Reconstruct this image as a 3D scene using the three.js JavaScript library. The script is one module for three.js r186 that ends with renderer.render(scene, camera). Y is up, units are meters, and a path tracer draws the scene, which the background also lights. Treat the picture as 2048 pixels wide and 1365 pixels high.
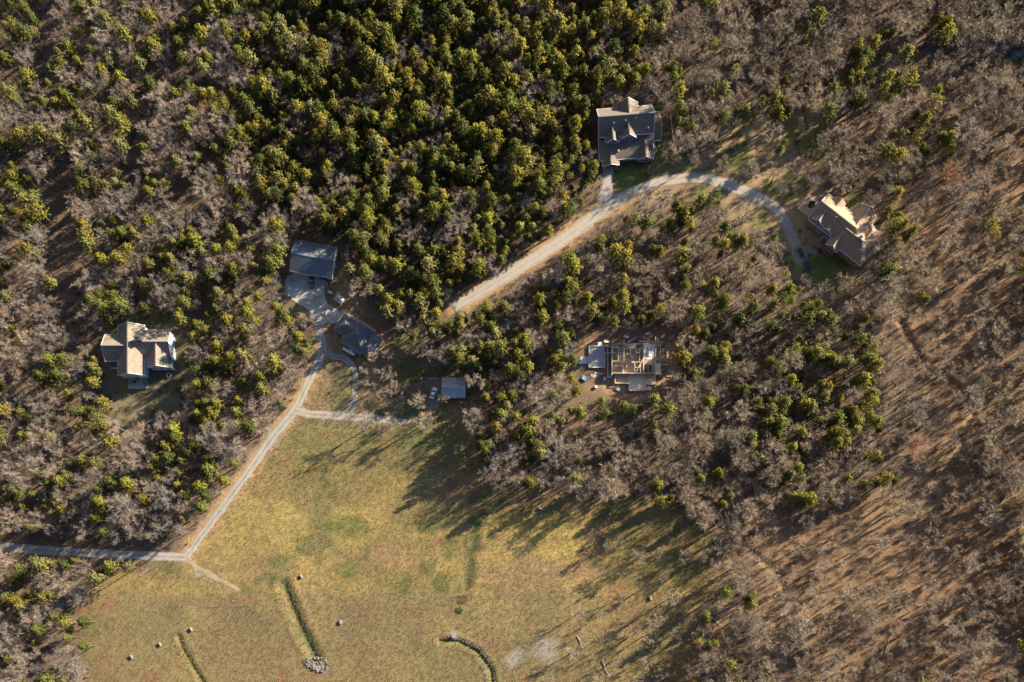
import * as THREE from 'three';
import { Sky } from 'three/addons/objects/Sky.js';
import { mergeGeometries } from 'three/addons/utils/BufferGeometryUtils.js';

// ---------------------------------------------------------------- camera, sky, sun, exposure
const S = 0.2, CAM_H = 450, NX = 1024, NY = 1250;          // metres per map unit, camera height, the point below the camera
const scene = new THREE.Scene();
const X = (px) => (px - 1024) * S, Z = (py) => (py - 682.5) * S;
const camera = new THREE.PerspectiveCamera(2 * Math.atan(NY * S / CAM_H) * 180 / Math.PI, 2048 / (2 * NY), 1, 4000);
camera.position.set(X(NX), CAM_H, Z(NY));
camera.up.set(0, 0, -1);
camera.lookAt(X(NX), 0, Z(NY));
camera.setViewOffset(2048, 2 * NY, 0, 0, 2048, 1365);
camera.updateProjectionMatrix();
scene.add(camera);

const renderer = new THREE.WebGLRenderer({ antialias: true });
renderer.setSize(1024, 682);
renderer.toneMapping = THREE.LinearToneMapping;
renderer.toneMappingExposure = 3.2;
renderer.shadowMap.enabled = true;

const sunDir = new THREE.Vector3(0.85 * Math.cos(0.41), Math.sin(0.41), -0.53 * Math.cos(0.41)).normalize();
const sky = new Sky();
sky.name = 'sky'; sky.scale.setScalar(10000);
sky.userData.kind = 'structure';
sky.material.uniforms.sunPosition.value.copy(sunDir);
sky.material.uniforms.turbidity.value = 5;
sky.material.uniforms.rayleigh.value = 1.1;
sky.material.uniforms.mieCoefficient.value = 0.004;
scene.add(sky);
scene.environmentIntensity = 0.125;
const sun = new THREE.DirectionalLight(new THREE.Color(1.0, 0.85, 0.62), 5);
sun.position.copy(sunDir).multiplyScalar(700);
sun.castShadow = true;
sun.shadow.mapSize.set(4096, 4096);
Object.assign(sun.shadow.camera, { left: -330, right: 330, top: 330, bottom: -330, near: 10, far: 1500 });
scene.add(sun, sun.target);

// ---------------------------------------------------------------- helpers
let seed = 12345;
const rnd = () => { seed = (seed + 0x6D2B79F5) | 0; let t = Math.imul(seed ^ (seed >>> 15), 1 | seed); t = (t + Math.imul(t ^ (t >>> 7), 61 | t)) ^ t; return ((t ^ (t >>> 14)) >>> 0) / 4294967296; };
const rr = (a, b) => a + (b - a) * rnd();
const pick = (a) => a[Math.floor(rnd() * a.length)];
const clamp = (v, a, b) => v < a ? a : v > b ? b : v;
const lerp = (a, b, t) => a + (b - a) * t;
const smooth = (a, b, v) => { const t = clamp((v - a) / (b - a), 0, 1); return t * t * (3 - 2 * t); };
const hash = (i, j, k) => { let h = Math.imul(i, 374761393) ^ Math.imul(j, 668265263) ^ Math.imul(k, 2147483647 ^ 0x5bd1e995); h = Math.imul(h ^ (h >>> 13), 1274126177); return ((h ^ (h >>> 16)) >>> 0) / 4294967296; };
const vnoise = (x, y, k = 0) => {
  const i = Math.floor(x), j = Math.floor(y); let fx = x - i, fy = y - j;
  fx = fx * fx * (3 - 2 * fx); fy = fy * fy * (3 - 2 * fy);
  const a = hash(i, j, k), b = hash(i + 1, j, k), c = hash(i, j + 1, k), d = hash(i + 1, j + 1, k);
  return a + (b - a) * fx + (c - a) * fy + (a - b - c + d) * fx * fy;
};
const fbm = (x, y, k = 0, o = 3) => { let s = 0, a = 0.5, n = 0; for (let i = 0; i < o; i++) { s += a * vnoise(x, y, k + i); n += a; x *= 2.03; y *= 2.03; a *= 0.5; } return s / n; };
const inPoly = (P, x, y) => { let c = false; for (let i = 0, j = P.length - 1; i < P.length; j = i++) { const [xi, yi] = P[i], [xj, yj] = P[j]; if ((yi > y) !== (yj > y) && x < (xj - xi) * (y - yi) / (yj - yi) + xi) c = !c; } return c; };
const segDist = (x, y, a, b) => { const dx = b[0] - a[0], dy = b[1] - a[1]; const t = clamp(((x - a[0]) * dx + (y - a[1]) * dy) / (dx * dx + dy * dy || 1), 0, 1); return Math.hypot(x - a[0] - dx * t, y - a[1] - dy * t); };
const lineDist = (L, x, y) => { let d = 1e9; for (let i = 1; i < L.length; i++) d = Math.min(d, segDist(x, y, L[i - 1], L[i])); return d; };
const pairs = (s) => { const n = s.trim().split(/[\s,]+/).map(Number), o = []; for (let i = 0; i + 1 < n.length; i += 2) o.push([n[i], n[i + 1]]); return o; };

const used = {};
const numbered = (n) => { const k = used[n] = (used[n] ?? -1) + 1; return k ? n + '_' + String(k).padStart(3, '0') : n; };
function tag(o, label, category, group) { o.userData.label = label; o.userData.category = category; if (group) o.userData.group = group; return o; }
function finish(m) { m.castShadow = m.receiveShadow = true; return m; }
function mesh(name, geo, mat, parent) { const m = finish(new THREE.Mesh(geo, mat)); m.name = parent ? name : numbered(name); (parent || scene).add(m); return m; }
function base(name, px, py, deg = 0, y) { const g = new THREE.Group(); g.name = numbered(name); const x = X(px), z = Z(py); g.position.set(x, y ?? gh(x, z), z); g.rotation.y = -deg * Math.PI / 180; scene.add(g); return g; }
const struct = (o) => { o.userData.kind = 'structure'; return o; };
const V = (x, y, z) => new THREE.Vector3(x, y, z);

class MB {                                                    // collects faces, builds one geometry; uv in metres in each face's own plane
  constructor() { this.p = []; this.t = []; }
  poly(...v) {
    const n = V().crossVectors(V().subVectors(v[1], v[0]), V().subVectors(v[2], v[0])).normalize();
    let e = V().crossVectors(V(0, 1, 0), n); if (e.lengthSq() < 1e-4) e = V(1, 0, 0); e.normalize();
    const f = V().crossVectors(n, e);
    for (let i = 1; i + 1 < v.length; i++) for (const q of [v[0], v[i], v[i + 1]]) { this.p.push(q.x, q.y, q.z); this.t.push(q.dot(e), q.dot(f)); }
    return this;
  }
  box(x0, x1, y0, y1, z0, z1) {
    const a = V(x0, y0, z0), b = V(x1, y0, z0), c = V(x1, y0, z1), d = V(x0, y0, z1), e = V(x0, y1, z0), f = V(x1, y1, z0), g = V(x1, y1, z1), h = V(x0, y1, z1);
    return this.poly(a, b, c, d).poly(e, h, g, f).poly(d, c, g, h).poly(b, a, e, f).poly(c, b, f, g).poly(a, d, h, e);
  }
  bar(p, q, w, h) {                                           // a beam from p to q, w wide and h high
    const d = V().subVectors(q, p).normalize(); let s = V().crossVectors(d, V(0, 1, 0)); if (s.lengthSq() < 1e-4) s = V(1, 0, 0); s.normalize().multiplyScalar(w / 2);
    const u = V().crossVectors(s, d).normalize().multiplyScalar(h / 2);
    const c = (o, i, j) => o.clone().addScaledVector(s, i).addScaledVector(u, j);
    const A = [c(p, -1, -1), c(p, 1, -1), c(p, 1, 1), c(p, -1, 1)], B = [c(q, -1, -1), c(q, 1, -1), c(q, 1, 1), c(q, -1, 1)];
    this.poly(A[3], A[2], A[1], A[0]).poly(...B);
    for (let i = 0; i < 4; i++) this.poly(A[i], A[(i + 1) % 4], B[(i + 1) % 4], B[i]);
    return this;
  }
  slab(v, t) {                                                // a flat plate with its upper face on v
    const n = V().crossVectors(V().subVectors(v[1], v[0]), V().subVectors(v[2], v[0])).normalize(); if (n.y < 0) { n.negate(); v = [...v].reverse(); }
    const w = v.map((q) => q.clone().addScaledVector(n, -t));
    this.poly(...v).poly(...[...w].reverse());
    for (let i = 0; i < v.length; i++) { const j = (i + 1) % v.length; this.poly(v[j], v[i], w[i], w[j]); }
    return this;
  }
  geo() { const g = new THREE.BufferGeometry(); g.setAttribute('position', new THREE.Float32BufferAttribute(this.p, 3)); g.setAttribute('uv', new THREE.Float32BufferAttribute(this.t, 2)); g.computeVertexNormals(); return g; }
}
function makeTex(w, h, fn, metresX, metresY = metresX) {      // fn(x, y in 0..1) -> [r, g, b] as linear colour
  const d = new Uint8Array(w * h * 4), enc = (c) => clamp(Math.round(255 * (c <= 0.0031308 ? 12.92 * c : 1.055 * Math.pow(c, 1 / 2.4) - 0.055)), 0, 255);
  for (let j = 0; j < h; j++) for (let i = 0; i < w; i++) { const c = fn((i + 0.5) / w, (j + 0.5) / h), k = (j * w + i) * 4; d[k] = enc(c[0]); d[k + 1] = enc(c[1]); d[k + 2] = enc(c[2]); d[k + 3] = 255; }
  const t = new THREE.DataTexture(d, w, h); t.colorSpace = THREE.SRGBColorSpace; t.magFilter = THREE.LinearFilter; t.minFilter = THREE.LinearMipmapLinearFilter; t.generateMipmaps = true;
  t.wrapS = t.wrapT = THREE.RepeatWrapping; if (metresX) t.repeat.set(1 / metresX, 1 / metresY); t.needsUpdate = true; return t;
}
const tileNoise = (x, y, n, k) => { const X0 = x * n, Y0 = y * n, i = Math.floor(X0), j = Math.floor(Y0); let fx = X0 - i, fy = Y0 - j; fx = fx * fx * (3 - 2 * fx); fy = fy * fy * (3 - 2 * fy); const h = (a, b) => hash(((a % n) + n) % n, ((b % n) + n) % n, k); const A = h(i, j), B = h(i + 1, j), C = h(i, j + 1), D = h(i + 1, j + 1); return A + (B - A) * fx + (C - A) * fy + (A - B - C + D) * fx * fy; };
const std = (r, g, b, rough = 0.9, o = {}) => { const m = new THREE.MeshStandardMaterial({ roughness: rough, ...o }); m.color.setRGB(r, g, b); return m; };
const speckled = (r, g, b, amt, m, fine, rough = 0.95) => std(1, 1, 1, rough, { map: makeTex(512, 512, (x, y) => { const n = (tileNoise(x, y, 7, 1) * 0.35 + tileNoise(x, y, 23, 2) * 0.3 + tileNoise(x, y, fine, 3) * 0.35 - 0.5) * 2; const f = 1 + amt * n, w = (tileNoise(x, y, 11, 8) - 0.5) * 0.12; return [r * f * (1 + w), g * f, b * f * (1 - w)]; }, m) });

// ---------------------------------------------------------------- map of the place (map units: 5 to the metre)
const LANE = pairs('-160 1086 -40 1092 40 1098 120 1103 220 1109 310 1113 372 1116');
const DRIVE = pairs('372 1116 400 1076 440 1022 500 940 548 872 590 820 607 786 622 752 636 722 645 700 641 672 634 640 630 612');
const LOOP = pairs('645 704 664 712 688 718 704 732 711 752 711 776 708 800 700 822 688 832');
const BARNTRACK = pairs('590 822 630 830 690 833 740 836 790 842 822 846');
const FIELDTRACK = pairs('374 1120 396 1138 424 1153 452 1168 478 1181');
const EASTDRIVE = pairs('908 612 950 590 1000 560 1060 523 1120 484 1170 448 1206 420 1250 392 1300 370 1350 358 1400 356 1440 364 1490 384 1530 402 1556 420 1572 444 1584 470 1592 492 1596 512');
const SPUR = pairs('1217 332 1216 360 1213 385 1209 404');
const FIELD = pairs('374 1118 440 1022 505 940 548 875 600 842 700 846 800 852 862 840 930 822 955 860 962 940 985 972 1080 978 1180 990 1320 1000 1390 1035 1425 1070 1440 1180 1400 1260 1350 1480 300 1480 180 1400 150 1250 170 1165 240 1135');
const YARD = pairs('570 480 660 470 690 500 705 560 730 600 790 640 840 690 866 735 935 745 950 800 930 825 862 842 740 842 600 846 575 850 640 745 655 700 648 640 600 640 566 590');
const HOUSE1YARD = pairs('200 655 240 618 330 618 372 660 380 760 372 810 320 850 240 862 205 820 192 740');
const LAWN2 = pairs('1224 318 1320 205 1345 330 1310 362 1260 385 1236 392 1229 380');
const STRIPES = pairs('1330 335 1400 290 1500 236 1620 225 1690 290 1640 360 1560 395 1490 372 1400 344');
const STRIPES2 = pairs('1290 385 1400 372 1480 398 1550 430 1575 470 1530 470 1480 450 1440 400 1370 400 1280 415');
const HOUSE5YARD = pairs('1556 400 1620 376 1700 372 1770 430 1764 520 1690 560 1640 572 1600 556 1560 500');
const HOUSE5LAWN = pairs('1606 528 1640 498 1690 530 1696 560 1650 572 1612 556');
const SITE = pairs('1158 672 1230 655 1335 652 1362 700 1352 780 1290 806 1240 806 1180 790 1150 740');
const PINEWOOD = pairs('470 -200 1330 -200 1330 40 1290 90 1200 165 1188 330 1168 400 1100 470 1010 540 920 605 880 620 820 590 720 510 680 465 580 450 530 420 500 330 470 230 515 150');
const LITTER = pairs('1560 200 2300 200 2300 1250 1640 1500 1480 1180 1400 1020 1700 1010 1800 960 1860 800 1790 640 1800 480 1760 400 1640 330');
const THIN1 = pairs('1810 560 1970 560 1965 960 1780 985 1850 800 1790 660'), THIN2 = pairs('1480 1010 1880 990 1900 1170 1560 1200');
const GAPS = [[pairs('92 -20 88 60 74 132'), 20], [pairs('118 330 108 420 128 520 140 640'), 30], [pairs('292 190 272 260 262 330'), 12], [pairs('366 370 345 410'), 12], [pairs('-20 1075 100 1082 250 1090 345 1085'), 12]];
const PAD = pairs('568 556 584 550 640 556 656 562 648 590 652 604 676 622 690 632 678 652 656 646 646 654 640 690 634 640 612 616 584 600 570 584');
const BUILT = [                                               // footprints that no tree stands in: x, y, half sizes, turn
  [1251, 278, 62, 50, -4], [1673, 462, 76, 42, 38], [285, 709, 68, 50, 0], [717, 677, 50, 34, 34], [628, 526, 48, 36, 10], [908, 778, 28, 24, 0], [1252, 735, 96, 62, 0], [678, 597, 10, 9, 35],
];
const inBuilt = (px, py, m) => BUILT.some(([cx, cy, a, b, d]) => { const t = d * Math.PI / 180, dx = px - cx, dy = py - cy; return Math.abs(dx * Math.cos(t) + dy * Math.sin(t)) < a + m && Math.abs(-dx * Math.sin(t) + dy * Math.cos(t)) < b + m; });
const ROADS = [[LANE, 10], [DRIVE, 10], [LOOP, 7], [BARNTRACK, 9], [EASTDRIVE, 13], [SPUR, 10], [FIELDTRACK, 7]];
const onRoad = (px, py, m) => ROADS.some(([L, w]) => lineDist(L, px, py) < w + m);

// ---------------------------------------------------------------- the lie of the land
const DITCHES = [[pairs('568 1172 580 1205 600 1255 630 1316'), 0.95, 15], [pairs('356 1272 366 1300 405 1364 430 1420'), 0.7, 7], [pairs('880 1282 918 1284 955 1303 982 1340 988 1380'), 0.9, 8], [pairs('1440 1040 1452 1090 1470 1140 1492 1182'), 0.7, 8], [pairs('954 1036 942 1110 930 1182'), 0.4, 13], [pairs('1800 640 1828 690 1862 745 1902 762 1938 792 1950 830 1926 862 1924 905 1960 950'), 1.0, 9], [pairs('2060 830 2010 862 1996 905 2008 960 2050 990'), 1.0, 9], [pairs('1470 1050 1492 1092 1530 1124 1560 1150 1572 1200'), 0.8, 8]];
function gh(x, z) {
  const px = x / S + 1024, py = z / S + 682.5;
  let flat = 1;
  for (const [cx, cy, a] of BUILT) flat = Math.min(flat, smooth(a * 0.9, a * 0.9 + 60, Math.hypot(px - cx, py - cy)));
  flat = Math.min(flat, smooth(70, 140, Math.hypot(px - 640, py - 600)));
  let h = flat * ((fbm(x / 46 + 7, z / 46 + 3, 5, 2) - 0.5) * 1.6);
  if (py > 600) for (const [L, d, w] of DITCHES) { const q = lineDist(L, px, py); if (q < w) h -= d * (1 - smooth(0, w, q)); else if (q < w * 1.9) h += d * 0.22 * Math.sin(Math.PI * (q - w) / (w * 0.9)); }
  return h * smooth(0, 40, Math.min(px + 240, 2288 - px, py + 240, 1605 - py));
}

// ---------------------------------------------------------------- ground
const TW = 2048, TH = 1434, TX0 = -76, TY0 = -87, TSX = 2200 / TW, TSY = 1540 / TH;
const C_FIELD = [[0.26, 0.187, 0.062], [0.18, 0.136, 0.05], [0.22, 0.14, 0.064], [0.092, 0.097, 0.029]];
const mix3 = (a, b, t) => [a[0] + (b[0] - a[0]) * t, a[1] + (b[1] - a[1]) * t, a[2] + (b[2] - a[2]) * t];
const CELL = 4, GW = 551, GH_ = 386;
const maskOf = (fn, blur) => {                                // a coarse soft mask over the map
  let m = new Float32Array(GW * GH_);
  for (let j = 0; j < GH_; j++) for (let i = 0; i < GW; i++) m[j * GW + i] = fn(TX0 + i * CELL, TY0 + j * CELL) ? 1 : 0;
  for (let pass = 0; pass < 2; pass++) for (const [dx, dy] of [[1, 0], [0, 1]]) { const o = new Float32Array(GW * GH_); for (let j = 0; j < GH_; j++) for (let i = 0; i < GW; i++) { let s = 0; for (let k = -blur; k <= blur; k++) s += m[clamp(j + dy * k, 0, GH_ - 1) * GW + clamp(i + dx * k, 0, GW - 1)]; o[j * GW + i] = s / (2 * blur + 1); } m = o; }
  return (px, py) => { const x = clamp((px - TX0) / CELL, 0, GW - 1.01), y = clamp((py - TY0) / CELL, 0, GH_ - 1.01), i = x | 0, j = y | 0, fx = x - i, fy = y - j, k = j * GW + i; return (m[k] * (1 - fx) + m[k + 1] * fx) * (1 - fy) + (m[k + GW] * (1 - fx) + m[k + GW + 1] * fx) * fy; };
};
const mField = maskOf((x, y) => inPoly(FIELD, x, y), 2), mYard = maskOf((x, y) => inPoly(YARD, x, y), 2), mLawn = maskOf((x, y) => inPoly(LAWN2, x, y) || inPoly(HOUSE5LAWN, x, y), 1);
const mY1 = maskOf((x, y) => inPoly(HOUSE1YARD, x, y), 3), mSite = maskOf((x, y) => inPoly(SITE, x, y), 2), mLit = maskOf((x, y) => inPoly(LITTER, x, y), 5);
const mStripe = maskOf((x, y) => inPoly(STRIPES, x, y) || inPoly(STRIPES2, x, y) || inPoly(HOUSE5YARD, x, y), 3);
const mVerge = maskOf((x, y) => lineDist(EASTDRIVE, x, y) < 21 && x < 1330 || lineDist(DRIVE, x, y) < 17, 1);
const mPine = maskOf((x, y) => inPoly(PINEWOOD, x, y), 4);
const mDitch = maskOf((x, y) => y > 600 && DITCHES.some(([L, , w]) => lineDist(L, x, y) < w * 0.62), 1);
const BARE = [[170, 1210, 30, 'r'], [222, 1215, 24, 'r'], [205, 1320, 18, 'r'], [300, 1362, 22, 'r'], [1090, 1300, 38, 'g'], [1030, 1320, 26, 'g'], [395, 1148, 14, 'g'], [905, 1270, 16, 'g'], [640, 1335, 16, 'g'], [1230, 1178, 26, 'r'], [1450, 1270, 30, 'o'], [560, 1365, 24, 'r'], [1230, 1080, 30, 'y'], [700, 1085, 0, 'r']];
const PARCELS = [[1060, 1075, 130, 60, [0.31, 0.225, 0.066], 0.8], [1010, 1120, 70, 60, [0.275, 0.19, 0.07], 0.7], [500, 1045, 130, 70, [0.285, 0.21, 0.07], 0.75], [420, 1120, 80, 50, [0.27, 0.20, 0.07], 0.6], [636, 1060, 26, 90, [0.15, 0.125, 0.046], 0.8], [700, 1052, 50, 26, [0.105, 0.115, 0.032], 0.8], [790, 1110, 60, 36, [0.24, 0.155, 0.07], 0.8], [700, 1140, 30, 20, [0.115, 0.12, 0.034], 0.7], [1060, 1155, 110, 50, [0.22, 0.145, 0.07], 0.8], [480, 1300, 110, 95, [0.155, 0.105, 0.05], 0.85], [270, 1270, 110, 110, [0.18, 0.135, 0.056], 0.7], [760, 1260, 130, 70, [0.175, 0.125, 0.058], 0.7], [900, 1330, 90, 50, [0.115, 0.105, 0.036], 0.7], [1230, 1240, 120, 60, [0.26, 0.175, 0.062], 0.7], [940, 1110, 12, 80, [0.14, 0.095, 0.045], 0.9], [830, 900, 120, 40, [0.14, 0.13, 0.045], 0.5], [640, 900, 90, 40, [0.17, 0.145, 0.052], 0.6]];
function groundColor(px, py) {
  const wx = px + (fbm(px / 26, py / 26, 40, 3) - 0.5) * 26, wy = py + (fbm(px / 26 + 9, py / 26, 44, 3) - 0.5) * 26;
  const big = fbm(px / 120, py / 120, 1, 3), mid = fbm(px / 34, py / 34, 10, 3), fine = vnoise(px / 2.6, py / 2.6, 20) * 0.6 + vnoise(px / 1.3, py / 1.3, 21) * 0.4;
  // leaf litter under the trees
  const lit = mLit(wx, wy);
  let c = mix3([0.108, 0.072, 0.046], [0.142, 0.096, 0.06], mid);
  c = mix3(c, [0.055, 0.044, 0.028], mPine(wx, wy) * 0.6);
  c = mix3(c, mix3([0.172, 0.102, 0.053], [0.192, 0.12, 0.067], mid), clamp(lit * 0.95 + 0.05, 0, 1));
  const leaf = hash(Math.floor(px / 1.5), Math.floor(py / 1.5), 77);
  c = c.map((v) => v * (0.62 + 0.76 * leaf));
    // pasture
  const f = mField(wx, wy);
  if (f > 0.01) {
    let g = mix3(C_FIELD[1], C_FIELD[0], smooth(0.35, 0.62, fbm(px / 90, py / 70, 60, 3)));
    g = mix3(g, C_FIELD[2], smooth(0.48, 0.72, fbm(px / 75 + 31, py / 75, 64, 3)) * 0.85);
    g = mix3(g, C_FIELD[3], smooth(0.54, 0.72, fbm(px / 50 + 11, py / 42, 68, 3)) * 0.8);
    for (const [fx, fy, ax, ay, col, am] of PARCELS) { const d = Math.hypot((wx - fx) / ax, (wy - fy) / ay); if (d < 1.15) g = mix3(g, col, (1 - smooth(0.55, 1.15, d + (mid - 0.5) * 0.5)) * am); }
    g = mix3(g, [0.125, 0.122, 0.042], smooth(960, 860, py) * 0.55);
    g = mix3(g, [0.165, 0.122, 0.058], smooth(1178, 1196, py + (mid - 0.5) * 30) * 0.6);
    g = mix3(g, C_FIELD[3], mDitch(wx, wy) * 0.9);
    g = mix3(g, [0.18, 0.098, 0.05], smooth(0.6, 0.78, fbm(px / 30 + 3, py / 30, 71, 3)) * 0.5);
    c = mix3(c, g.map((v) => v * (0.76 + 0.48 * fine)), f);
  }
  for (const [bx, by, r, k] of BARE) { const d = Math.hypot(wx - bx, wy - by); if (d < r) c = mix3(c, k === 'r' ? [0.2, 0.095, 0.05] : k === 'g' ? [0.30, 0.27, 0.24] : k === 'o' ? [0.26, 0.155, 0.07] : [0.33, 0.245, 0.085], (1 - smooth(r * 0.3, r, d)) * 0.75 * (0.6 + 0.5 * fine)); }
  const y = mYard(wx, wy); if (y > 0.01) { const g = mix3(mix3([0.10, 0.098, 0.036], [0.195, 0.14, 0.072], smooth(0.32, 0.56, mid * 0.6 + big * 0.4)), [0.19, 0.115, 0.07], smooth(0.6, 0.75, fbm(px / 22 + 5, py / 22, 73, 3))); c = mix3(c, g.map((v) => v * (0.7 + 0.6 * fine)), y); }
  const y1 = mY1(wx, wy); if (y1 > 0.01) c = mix3(c, mix3([0.15, 0.12, 0.07], [0.115, 0.115, 0.045], smooth(0.4, 0.65, mid)).map((v) => v * (0.7 + 0.6 * fine)), y1);
  const st = mStripe(wx, wy); if (st > 0.01) c = mix3(c, mix3([0.30, 0.20, 0.105], [0.18, 0.17, 0.05], smooth(0.42, 0.6, fbm(px / 40, py / 40, 81, 3))).map((v) => v * (0.72 + 0.56 * fine)), st);
  const vg = mVerge(px + (mid - 0.5) * 16, py + (big - 0.5) * 16); if (vg > 0.01) c = mix3(c, mix3([0.36, 0.20, 0.10], [0.27, 0.19, 0.09], mid).map((v) => v * (0.6 + 0.8 * leaf)), vg * 0.9);
  const lw = mLawn(lerp(px, wx, 0.45), lerp(py, wy, 0.45)); if (lw > 0.01) c = mix3(c, mix3(mix3([0.06, 0.088, 0.018], [0.105, 0.12, 0.028], mid), [0.15, 0.12, 0.05], smooth(0.58, 0.74, fbm(px / 14, py / 14, 88, 3)) * 0.7).map((v) => v * (0.8 + 0.4 * fine)), lw);
  const si = mSite(wx, wy); if (si > 0.01) c = mix3(c, mix3([0.20, 0.125, 0.078], [0.34, 0.21, 0.12], smooth(0.4, 0.7, mid)).map((v) => v * (0.75 + 0.5 * fine)), si);
  return c;
}
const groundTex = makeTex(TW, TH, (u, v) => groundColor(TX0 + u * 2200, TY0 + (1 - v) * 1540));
groundTex.wrapS = groundTex.wrapT = THREE.MirroredRepeatWrapping;
{
  const xs = [], zs = [];
  for (let x = -244; x <= 244; x += 1.0) xs.push(x);
  for (let z = -160; z <= 180; z += 1.0) zs.push(z);
  for (const e of [300, 420, 700, 1500]) { xs.unshift(-e); xs.push(e); zs.unshift(-e); zs.push(e); }
  const pos = [], uv = [], idx = [], W = xs.length;
  for (const z of zs) for (const x of xs) { pos.push(x, Math.abs(x) > 240 || z < -156 || z > 176 ? 0 : gh(x, z), z); uv.push((x / S + 1024 - TX0) / 2200, 1 - (z / S + 682.5 - TY0) / 1540); }
  for (let j = 0; j + 1 < zs.length; j++) for (let i = 0; i + 1 < W; i++) { const a = j * W + i; idx.push(a, a + W, a + 1, a + 1, a + W, a + W + 1); }
  const g = new THREE.BufferGeometry(); g.setAttribute('position', new THREE.Float32BufferAttribute(pos, 3)); g.setAttribute('uv', new THREE.Float32BufferAttribute(uv, 2)); g.setIndex(idx); g.computeVertexNormals();
  const o = struct(mesh('ground', g, std(1, 1, 1, 1, { map: groundTex }))); o.userData.label = 'pasture, yards and leaf-covered woodland floor';
}
console.log('ground done');

// ---------------------------------------------------------------- roads and paths
const M = {
  gravel: speckled(0.35, 0.325, 0.295, 0.55, 17, 190), gravelTan: speckled(0.31, 0.265, 0.21, 0.45, 15, 190), asphalt: speckled(0.34, 0.30, 0.26, 0.3, 13, 150), lane: speckled(0.26, 0.24, 0.225, 0.4, 11, 170),
  dirt: speckled(0.25, 0.19, 0.125, 0.5, 9, 150), concrete: speckled(0.38, 0.35, 0.31, 0.16, 6, 120, 0.85), concreteTan: speckled(0.46, 0.39, 0.29, 0.2, 6, 120, 0.85),
};
const rutted = (c0, c1, c2, rough0 = 0.97) => { const t = makeTex(256, 1024, (x, y) => { const o = Math.abs(x - 0.5) * 6 + (tileNoise(x, y, 14, 31) - 0.5) * 0.7, rut = 1 - smooth(0.25, 0.62, Math.abs(o - 0.85)), mid = 1 - smooth(0.1, 0.5, o), out = smooth(1.5, 2.1, o), n = tileNoise(x, y, 60, 32), n2 = tileNoise(x, y, 22, 33), g = tileNoise(x, y, 128, 34); let c = mix3(c0, c1, rut * (0.45 + 0.5 * n2)); c = mix3(c, c2, clamp((mid * 0.5 + out * 0.75) * (0.2 + 1.3 * n2), 0, 1)); const f = 0.72 + 0.3 * n + 0.28 * g; return c.map((v) => v * f); }, 6, 24); t.offset.x = 0.5; return std(1, 1, 1, rough0, { map: t }); };
Object.assign(M, { spur: speckled(0.30, 0.275, 0.245, 0.16, 9, 120), lane: rutted([0.235, 0.215, 0.20], [0.30, 0.275, 0.255], [0.17, 0.14, 0.09]), gravelRoad: rutted([0.25, 0.225, 0.195], [0.31, 0.285, 0.25], [0.17, 0.145, 0.085]), asphalt: rutted([0.30, 0.265, 0.225], [0.325, 0.29, 0.25], [0.262, 0.222, 0.178]), loopRoad: rutted([0.21, 0.19, 0.165], [0.27, 0.25, 0.225], [0.14, 0.125, 0.07]), trackRoad: rutted([0.25, 0.21, 0.165], [0.31, 0.265, 0.21], [0.18, 0.15, 0.085]) });
function strip(name, line, widths, mat, lift, label, wob = 0.35) {
  const crv = new THREE.CatmullRomCurve3(line.map(([a, b]) => V(X(a), 0, Z(b))), false, 'centripetal'), n = Math.ceil(crv.getLength() / 0.6), pos = [], uv = [], idx = [], K = 6, t0 = V();
  let run = 0, last = null;
  for (let i = 0; i <= n; i++) {
    const t = i / n, p = crv.getPointAt(t); crv.getTangentAt(t, t0); const nx = -t0.z, nz = t0.x; if (last) run += p.distanceTo(last); last = p;
    const fi = t * (widths.length - 1), a = Math.min(Math.floor(fi), widths.length - 2), w = lerp(widths[a], widths[a + 1], fi - a);
    const l = -w / 2 + (fbm(run / 2.3, 3, 91, 3) - 0.5) * wob * 3, r = w / 2 + (fbm(run / 2.3, 9, 95, 3) - 0.5) * wob * 3;
    for (let k = 0; k <= K; k++) { const o = lerp(l, r, k / K), x = p.x + nx * o, z = p.z + nz * o; pos.push(x, gh(x, z) + lift - (k === 0 || k === K ? 0.05 : 0), z); uv.push(o, run); }
    if (i) for (let k = 0; k < K; k++) { const q = (i - 1) * (K + 1) + k; idx.push(q, q + K + 1, q + 1, q + 1, q + K + 1, q + K + 2); }
  }
  const g = new THREE.BufferGeometry(); g.setAttribute('position', new THREE.Float32BufferAttribute(pos, 3)); g.setAttribute('uv', new THREE.Float32BufferAttribute(uv, 2)); g.setIndex(idx); g.computeVertexNormals();
  const o = struct(mesh(name, g, mat)); o.userData.label = label; return o;
}
function patch(name, P, mat, lift, label) {
  const sh = new THREE.Shape(P.map(([a, b]) => new THREE.Vector2(X(a), Z(b)))), g = new THREE.ShapeGeometry(sh), q = g.attributes.position;
  for (let i = 0; i < q.count; i++) { const x = q.getX(i), z = q.getY(i); q.setXYZ(i, x, gh(x, z) + lift, z); }
  g.computeVertexNormals(); if (g.attributes.normal.getY(0) < 0) { const ix = g.index.array; for (let i = 0; i < ix.length; i += 3) { const t = ix[i]; ix[i] = ix[i + 1]; ix[i + 1] = t; } g.computeVertexNormals(); }
  const o = struct(mesh(name, g, mat)); o.userData.label = label; return o;
}
const rough = (P, a, k) => { const o = []; for (let i = 0; i < P.length; i++) { const p = P[i], q = P[(i + 1) % P.length], n = Math.max(1, Math.round(Math.hypot(q[0] - p[0], q[1] - p[1]) / 5)); for (let j = 0; j < n; j++) { const x = lerp(p[0], q[0], j / n), y = lerp(p[1], q[1], j / n); o.push([x + (fbm(x / 8, y / 8, k, 2) - 0.5) * a, y + (fbm(x / 8 + 5, y / 8, k + 4, 2) - 0.5) * a]); } } return o; };
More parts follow.
